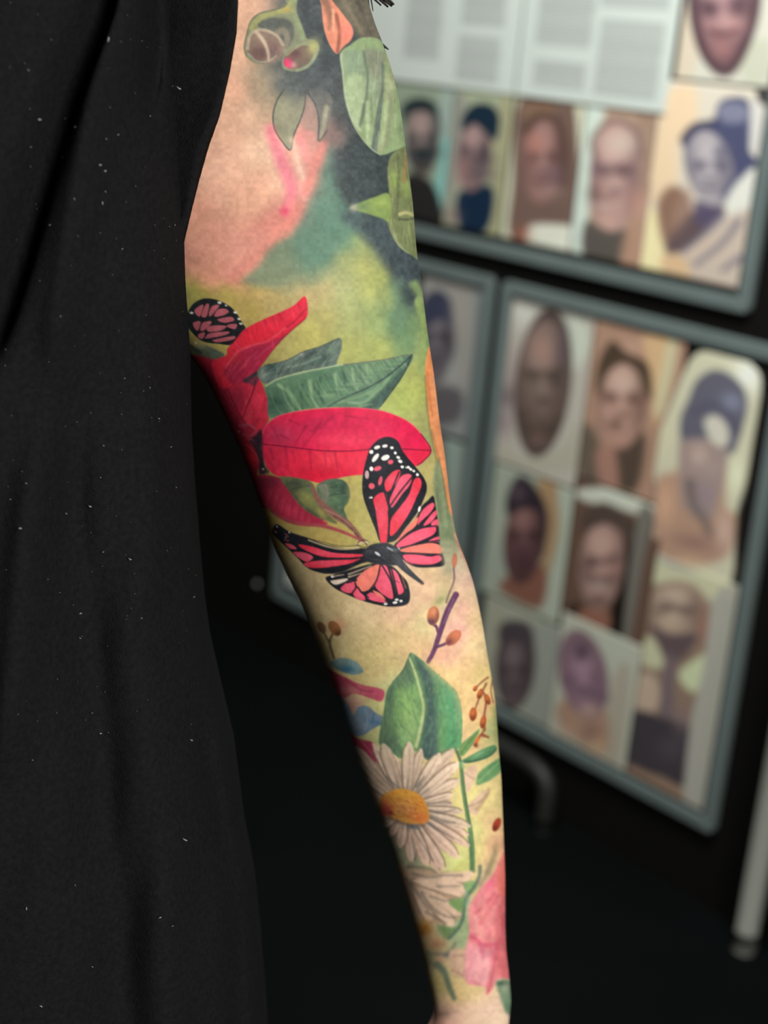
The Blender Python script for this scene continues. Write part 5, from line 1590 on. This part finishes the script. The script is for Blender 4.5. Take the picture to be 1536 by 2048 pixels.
M_screw = mat("dull white screw head", (150, 150, 148), 0.5)
v, f = tube_vf([(0, 0, 0), (0, -.003, 0), (0, -.005, 0)], [.0055, .0055, .003], 12)
s = mesh_obj("wall_screw", v, f, M_screw, smooth=True)
_d = np.array([515 - 768, 1168 - 1024, FPX]) @ R.T
_k = (WALL + 0.0138) / _d[1]
s.location = (_d[0] * _k, WALL + 0.0138, _d[2] * _k + EYE)
tag(s, "tiny pale screw head in the black wall beside the hidden panel", "screw")

# ---------------------------------------------------------------- the person
YR = [-330, -300, -260, -200, -120, -60, 0, 50, 100, 150, 200, 260, 300, 350, 400, 450, 500, 550, 600, 650, 700, 750, 800, 850, 900, 950, 1000, 1050, 1080, 1120, 1160, 1200, 1250, 1300, 1350, 1400, 1450,
      1500, 1550, 1600, 1650, 1700, 1750, 1800, 1850, 1900, 1950, 2000, 2048, 2090, 2140, 2200, 2270, 2340, 2400, 2430]
XR = [560, 590, 618, 650, 690, 714, 735, 750, 770, 786, 798, 807, 812, 818, 825, 829, 833, 840, 847, 853, 860, 868, 874, 880, 888, 894, 900, 908, 915, 931, 945, 955, 965, 973, 982, 990, 994,
      997, 1002, 1004, 1006, 1008, 1010, 1010, 1010, 1012, 1018, 1022, 1017, 1012, 1014, 1024, 1036, 1040, 1026, 1000]
YL = [-330, -300, -200, -100, 0, 150, 300, 450, 600, 650, 700, 750, 800, 850, 900, 950, 1000, 1050, 1100, 1150, 1200, 1250, 1300, 1350, 1400, 1450, 1500, 1550, 1600, 1650, 1700, 1750, 1800, 1850, 1900,
      1950, 2000, 2030, 2048, 2090, 2140, 2200, 2270, 2340, 2400, 2430]
XL = [300, 290, 284, 276, 270, 262, 258, 262, 296, 330, 372, 408, 434, 458, 480, 500, 518, 535, 551, 575, 600, 621, 641, 660, 677, 694, 710, 728, 748, 767, 784, 800, 814, 829, 843, 855, 866, 870, 858, 836, 822,
      818, 826, 840, 866, 900]


def vertical_depth(y, d0):         # forward distance of a plumb line through (x, 0) at distance d0
    return d0 * 1.1047 / (1 - 0.0001023 * (np.asarray(y, float) - 1024))


def smooth_rows(ys, y, x, k=9):
    a = np.interp(ys, y, x)
    pad = np.r_[[a[0]] * k, a, [a[-1]] * k]
    w = np.hanning(2 * k + 1)
    w /= w.sum()
    return np.convolve(pad, w, 'same')[k:-k]


ARM_D0 = 0.682
rows = np.concatenate([np.linspace(-330, -20, 60, endpoint=False), np.arange(-20, 2068, 1.6), np.linspace(2070, 2430, 60)])
fine = np.arange(-340, 2450, 4.0)
LEFT = np.interp(rows, fine, smooth_rows(fine, YL, XL, 8))
RIGHT = np.interp(rows, fine, smooth_rows(fine, YR, XR, 5))
DEP = vertical_depth(rows, ARM_D0)
HAND = np.clip((rows - 2060) / 160, 0, 1)
RATIO = np.interp(rows, [-330, 0, 600, 1000, 1300, 1700, 2000, 2150, 2250, 2430], [1.0, .78, .72, .84, .96, .96, .88, .70, .46, .40])
NF, NB = 540, 70
theta = np.concatenate([np.linspace(-np.pi / 2, np.pi / 2, NF, endpoint=False), np.linspace(np.pi / 2, 1.5 * np.pi, NB, endpoint=False)])


def arm_point(r, th, off=0.0):
    """world points on the arm: rows r (indices into rows), angle th; 0 faces the front"""
    c = (LEFT[r] + RIGHT[r]) / 2
    a = (RIGHT[r] - LEFT[r]) / 2 * DEP[r] / FPX
    cx = (c - 768) / FPX * DEP[r]
    cy = (rows[r] - 1024) / FPX * DEP[r]
    x = cx + (a + off) * np.sin(th)
    z = DEP[r] - (a * RATIO[r] + off) * np.cos(th)
    y = cy + 0 * x
    return W(np.stack(np.broadcast_arrays(x, y, z), -1))


ri = np.arange(len(rows))
V = arm_point(ri[:, None], theta[None, :])
NR, NC = V.shape[:2]
V = V.reshape(-1, 3)
i = np.arange(NR - 1)[:, None] * NC
j = np.arange(NC)[None, :]
j2 = (j + 1) % NC
quads = np.stack([i + j, i + NC + j, i + NC + j2, i + j2], -1).reshape(-1, 4)

chart = paint_tattoo()
fx, fy = to_px(V)  # tattoo chart is in image pixels, projected onto the arm from the camera
arm_rgb = chart.sample(fx, fy)

V_all = [V]
Q_all = [quads]
C_all = [arm_rgb]
# end caps as grids of shrinking rings
for r0, sgn in ((0, -1), (NR - 1, 1)):
    ring = V[r0 * NC:(r0 + 1) * NC]
    ctr = ring.mean(0)
    axis = W((0, 1, 0)) - W((0, 0, 0))
    dome = 1.9 if sgn < 0 else 1.0
    prev = np.arange(NC) + r0 * NC
    off0 = sum(len(x) for x in V_all)
    for s_, (sc, h) in enumerate(((.9, .006), (.7, .013), (.4, .018), (.02, .020))):
        nv = ctr + (ring - ctr) * sc + axis * h * sgn * dome
        ids = np.arange(NC) + off0 + s_ * NC
        qd = np.stack([prev, ids, np.roll(ids, -1), np.roll(prev, -1)], -1)
        if sgn < 0:
            qd = qd[:, ::-1]
        V_all.append(nv)
        Q_all.append(qd)
        C_all.append(np.tile(np.array([[226, 176, 150]], float), (NC, 1)))
        prev = ids
# fingers: rooted inside the palm, tapered, relaxed curl


def finger(root, d, L, r, curl, n=14, side=None):
    p = np.array(root, float)
    d = np.array(d, float)
    d /= np.linalg.norm(d)
    path, rad = [p.copy()], [r]
    bend = np.array([0, 0, 1.0]) if side is None else np.array(side, float)
    segs = (.45, .3, .25)
    for s_, part in enumerate(segs):
        for k in range(4):
            p = p + d * L * part / 4
            path.append(p.copy())
            rad.append(r * (1 - .10 * s_ - .02 * k) * (1.05 if k == 3 and s_ < 2 else 1))
        ang = curl * (.5 if s_ == 0 else 1)
        d = d * math.cos(ang) + bend * math.sin(ang)
        d /= np.linalg.norm(d)
    path.append(p + d * r * .5)
    rad.append(r * .45)
    path.append(p + d * r * .62)
    rad.append(r * .05)
    return path, rad


def cam_pt(xp, yp, dep):
    return np.array([(xp - 768) / FPX * dep, (yp - 1024) / FPX * dep, dep])


hd = float(vertical_depth(2400, ARM_D0))
for xp, L, r in ((890, .062, .0078), (925, .074, .0086), (962, .078, .0088), (1000, .070, .0084)):
    pth, rd = finger(cam_pt(xp, 2385, hd), (0.02 + (xp - 945) * .0008, 1, .10), L, r, .32)
    v_, f_ = tube_vf(W(np.array(pth)), rd, 14, cap=False)
    off0 = sum(len(x) for x in V_all)
    V_all.append(np.array(v_))
    Q_all.append(np.array(f_) + off0)
    C_all.append(np.tile(np.array([[230, 176, 152]], float), (len(v_), 1)))
pth, rd = finger(cam_pt(880, 2150, hd - .012), (-.55, .8, -.12), .068, .0105, .22, side=(.35, .2, .4))
v_, f_ = tube_vf(W(np.array(pth)), rd, 14, cap=False)
off0 = sum(len(x) for x in V_all)
V_all.append(np.array(v_))
Q_all.append(np.array(f_) + off0)
C_all.append(np.tile(np.array([[222, 158, 136]], float), (len(v_), 1)))

VA, QA, CA = np.vstack(V_all), np.vstack(Q_all), np.vstack(C_all)
M_skin = mat("tattooed skin", rough=0.55, attr="ink", spec=0.2, bump=0.05, bscale=900)
person_base = W(cam_pt(200, 1024, float(vertical_depth(1024, .72))))
person = empty("person", (float(person_base[0]), float(person_base[1]), 0.0))
tag(person, "person in a loose black sleeveless top, arm tattooed with flowers and butterflies", "person")
ORG = np.array(person.location)
body = mesh_obj("body", VA - ORG, None, M_skin, person, smooth=True, quads=QA)
colors(body, CA)
body["label"] = "bare arm covered with red poinsettia, pink monarch butterfly, daisy and leaf tattoos"

# ---------------------------------------------------------------- black top
M_shirt = mat("black jersey fabric", (26, 26, 27), 0.95, spec=0.05, bump=0.5, bscale=1400, mottle=0.22, mscale=420)
E1 = [(-420, 150), (-330, 240), (-250, 296), (-150, 322), (0, 338), (100, 346), (171, 352), (290, 364), (461, 371), (547, 371), (632, 372), (680, 369), (760, 369), (851, 371), (970, 379), (1107, 390), (1193, 398), (1278, 410),
      (1340, 424), (1400, 438), (1488, 459), (1656, 481), (1762, 502), (1885, 515), (2048, 528), (2200, 536), (2420, 540)]
e1y, e1x = zip(*E1)
TY = np.arange(-420, 2421, 14.0)
TN = 260
TX = np.interp(TY, e1y, smooth_rows(np.array(e1y, float), e1y, e1x, 1))
TD0 = 0.648
tdep = vertical_depth(TY, TD0)
phi = np.linspace(0, 2 * np.pi, TN, endpoint=False)
# denser towards the front and the visible edge
HW = np.interp(TY, [-420, -330, -200, 0, 600, 1400, 2420], [.06, .13, .165, .175, .18, .205, .23])
HD = np.interp(TY, [-420, -330, -200, 0, 600, 1400, 2420], [.05, .085, .105, .115, .12, .13, .14])


def line_x(y, pts):
    yy, xx = zip(*pts)
    return np.interp(y, yy, xx)


VAL1 = [(-300, 236), (0, 210), (103, 192), (205, 147), (325, 103), (445, 62), (580, 20), (690, -20), (1000, -120)]
VAL2 = [(-300, 296), (0, 308), (85, 314), (160, 306), (240, 296)]
RDG1 = [(-300, 262), (0, 268), (150, 240), (270, 205), (375, 185), (510, 160), (700, 125), (1000, 80), (1500, 10)]
LOW1 = [(700, 300), (1000, 310), (1300, 300), (1600, 330), (2048, 350), (2420, 360)]
LOW2 = [(900, 120), (1300, 170), (1700, 215), (2048, 240), (2420, 250)]
LOW3 = [(1300, 392), (1500, 415), (1762, 470), (2048, 480), (2420, 490)]
tv = []
for k, y in enumerate(TY):
    d = tdep[k]
    right = (TX[k] - 768) / FPX * d
    cx = right - HW[k]
    cyv = (y - 1024) / FPX * d
    # superellipse section, centre further back than the visible edge
    cs, sn = np.cos(phi), np.sin(phi)
    ex_ = 0.86
    x = cx + HW[k] * np.sign(cs) * np.abs(cs) ** ex_
    z = d + 0.012 - HD[k] * np.sign(sn) * np.abs(sn) ** ex_
    xp = x / z * FPX + 768
    front = np.clip(sn * 3, 0, 1)

    def ridge(pts, width, h, y0, y1, fade=120):
        c = line_x(y, pts)
        e = np.clip((y - y0) / fade, 0, 1) * np.clip((y1 - y) / fade, 0, 1)
        return h * e * np.exp(-((xp - c) / width) ** 2)
    disp = (-ridge(VAL1, 34, .026, -420, 800) - ridge(VAL2, 19, .017, -420, 300) + ridge(RDG1, 40, .014, -420, 1500)
            + ridge(LOW1, 50, .008, 500, 2600) - ridge(LOW2, 55, .014, 700, 2600) - ridge(LOW3, 22, .009, 1350, 2600)
            + .0016 * np.sin(xp * .045 + y * .012) * np.sin(y * .006 + 1.0))
    z = z - disp * front
    tv.append(np.stack([x, np.full_like(x, cyv), z], -1))
tv = W(np.array(tv)).reshape(-1, 3)
nr = len(TY)
i = np.arange(nr - 1)[:, None] * TN
j = np.arange(TN)[None, :]
tq = np.stack([i + j, i + (j + 1) % TN, i + TN + (j + 1) % TN, i + TN + j], -1).reshape(-1, 4)
# close the shoulders
top = tv[:TN]
tc = top.mean(0)
extra, eq = [], []
prev = np.arange(TN)
for s_, sc in enumerate((.6, .2, .01)):
    nv = tc + (top - tc) * sc + np.array([0, 0, .012 * (s_ + 1)])
    ids = np.arange(TN) + len(tv) + s_ * TN
    eq.append(np.stack([prev, ids, np.roll(ids, -1), np.roll(prev, -1)], -1))
    extra.append(nv)
    prev = ids
shirt = mesh_obj("sleeveless_top", np.vstack([tv] + extra) - ORG, None, M_shirt, person, smooth=True, quads=np.vstack([tq] + eq))
shirt["label"] = "loose black jersey top hanging in soft folds"

# armhole side of the top, lying over the shoulder
E2 = [(-330, 520), (-260, 500), (-120, 478), (0, 472), (68, 474), (130, 470), (205, 455), (284, 434), (342, 410), (403, 390), (461, 373), (520, 356), (560, 346)]
e2y, e2x = zip(*E2)
sy = np.arange(-320, 556, 6.0)
sx_edge = np.interp(sy, e2y, e2x)
ridx = np.interp(sy, rows, ri).round().astype(int)
cmid = (LEFT[ridx] + RIGHT[ridx]) / 2
half = (RIGHT[ridx] - LEFT[ridx]) / 2
th1 = np.arcsin(np.clip((sx_edge - cmid) / half, -.995, .99))
for _ in range(12):
    ex_px = to_px(arm_point(ridx, th1, .004))[0]
    th1 = np.arcsin(np.clip(np.sin(th1) + (sx_edge - ex_px) / half * .8, -.995, .99))
NT = 40
g = np.linspace(0, 1, NT)
th = (-np.pi * .62) * (1 - g)[None, :] + th1[:, None] * g[None, :]
ripple = .0035 + .0015 * np.sin(sy[:, None] * .03 + g[None, :] * 4)
outer = arm_point(ridx[:, None], th, ripple + .0016 * np.exp(-((1 - g[None, :]) / .06) ** 2))
inner = arm_point(ridx[:, None], th, .0006)
sv = np.concatenate([outer, inner[:, ::-1]], axis=1)
n2 = NT * 2
i = np.arange(len(sy) - 1)[:, None] * n2
j = np.arange(n2)[None, :]
sq = np.stack([i + j, i + n2 + j, i + n2 + (j + 1) % n2, i + (j + 1) % n2], -1).reshape(-1, 4)
mesh_obj("armhole_edge", sv.reshape(-1, 3) - ORG, None, M_shirt, shirt, smooth=True, quads=sq)

# lint on the fabric
M_lint = mat("pale lint", (150, 150, 150), 0.9)
rs = np.random.RandomState(11)
front_v = tv.reshape(nr, TN, 3)
lint_parts = []
LINT = [(217, 79, 9), (357, 176, 9), (78, 239, 9), (378, 182, 5), (416, 6, 4), (57, 140, 4), (236, 270, 4), (212, 278, 3), (200, 330, 5), (210, 342, 5), (211, 383, 3), (149, 398, 4), (205, 406, 5), (99, 450, 3), (350, 450, 3),
        (244, 498, 4), (121, 633, 3), (62, 294, 3), (207, 891, 4), (201, 955, 3), (52, 967, 4), (132, 1027, 4), (20, 999, 3), (40, 1057, 6), (206, 1104, 4), (260, 1118, 6), (161, 1227, 5), (388, 1194, 4), (283, 1236, 4),
        (160, 1276, 4), (318, 837, 4), (342, 894, 4), (184, 1426, 3), (201, 1467, 5), (383, 1480, 5), (65, 1520, 3), (370, 1679, 10), (53, 1817, 5), (345, 1852, 4), (320, 1835, 5), (82, 2012, 6), (184, 1934, 4), (150, 1770, 3),
        (300, 775, 3), (249, 757, 3), (180, 1013, 6), (352, 975, 5), (300, 232, 3)]
for k in range(120):
    LINT.append((rs.uniform(5, 400), rs.uniform(0, 1500), rs.uniform(1.0, 2.6)))
shirt_px = np.stack(to_px(tv.reshape(-1, 3)), -1)
cam_w = np.array([0, 0, EYE])
is_front = np.tile(np.sin(phi) > 0.15, nr)
fv, fp = tv[is_front], shirt_px[is_front]
for x, y, L in LINT:
    kk = np.argmin((fp[:, 0] - x) ** 2 + (fp[:, 1] - y) ** 2)
    if abs(fp[kk, 0] - x) > 30 or abs(fp[kk, 1] - y) > 30:
        continue
    p0 = fv[kk]
    out = (cam_w - p0) / np.linalg.norm(cam_w - p0)
    d = np.linalg.norm(cam_w - p0)
    side = W((1, 0, 0)) - W((0, 0, 0))
    upv = W((0, 1, 0)) - W((0, 0, 0))
    a = rs.uniform(-.6, .6) + (0 if rs.rand() < .75 else 1.2)
    dirv = side * math.cos(a) + upv * math.sin(a)
    ln = L * d / FPX
    bow = out * .0008 + upv * rs.uniform(-.3, .3) * ln
    r_ = .00014 if L < 3 else (.0002 if L < 5 else .00034)
    # keep to the traced spot on the cloth
    shift = side * (x - fp[kk, 0]) * d / FPX + upv * (y - fp[kk, 1]) * d / FPX
    c0 = p0 + shift + out * .0012
    lint_parts.append(tube_vf([c0 - dirv * ln / 2, c0 + bow * .6, c0 + dirv * ln / 2], [r_ * .5, r_, r_ * .5], 5))
lv, lf = merge(lint_parts)
lint = mesh_obj("lint", np.array(lv) - ORG, lf, M_lint, shirt)
lint["kind"] = "stuff"

# dark hair ends hanging past the shoulder
M_hair = mat("dark brown hair", (34, 30, 26), 0.5, spec=0.4)
hp = []
for x0_, y0_, x1_, y1_, w_ in ((741, -160, 742, 36, .0007), (746, -160, 746, 22, .0007), (742, -60, 737, 24, .0006), (700, -150, 784, 12, .0020), (705, -150, 788, 9, .0018), (698, -150, 776, 14, .0016), (760, 86, 777, 99, .0009),
                               (690, -150, 762, 11, .0012)):
    d0 = float(vertical_depth(60, ARM_D0)) - .004
    a_, b_ = cam_pt(x0_, y0_, d0), cam_pt(x1_, y1_, d0)
    mid_ = a_ * .4 + b_ * .6 + np.array([-.002 if y0_ < 50 else 0, .004 if x1_ > 755 and y0_ < 50 else 0, 0])
    pth = W(catmull(np.array([a_, mid_, b_]), False, 6))
    hp.append(tube_vf(pth, list(np.linspace(1, .3, len(pth)) * w_), 6))
hv, hf = merge(hp)
mesh_obj("hair", np.array(hv) - ORG, hf, M_hair, person, smooth=True)

# black trousers and shoes below the frame
M_trs = mat("black trouser cloth", (20, 20, 21), 0.9, spec=0.1)
hip = tv.reshape(nr, TN, 3)[-1].mean(0)
for s_ in (-1, 1):
    ax = (W((1, 0, 0)) - W((0, 0, 0))) * np.array([1, 1, 0])
    ax /= np.linalg.norm(ax)
    fw = np.array([ax[1], -ax[0], 0])
    c0 = np.array([hip[0], hip[1], 0]) + ax * s_ * .095
    path = [c0 + np.array([0, 0, z]) for z in (hip[2] + .08, .5, .3, .1, .06)]
    mesh_obj("trouser_leg", np.array(tube_vf(path, [.095, .078, .066, .062, .06], 20)[0]) - ORG, tube_vf(path, [.095, .078, .066, .062, .06], 20)[1], M_trs, person, smooth=True)
    sp = [c0 + fw * d_ + np.array([0, 0, h_]) for d_, h_ in ((-.07, .035), (-.04, .045), (.03, .042), (.10, .034), (.16, .028), (.185, .02))]
    v_, f_ = tube_vf(sp, [.02, .042, .042, .036, .028, .012], 16)
    v_ = np.array(v_)
    v_[:, 2] = np.maximum(v_[:, 2], 0.0)
    mesh_obj("shoe", v_ - ORG, f_, M_trs, person, smooth=True)
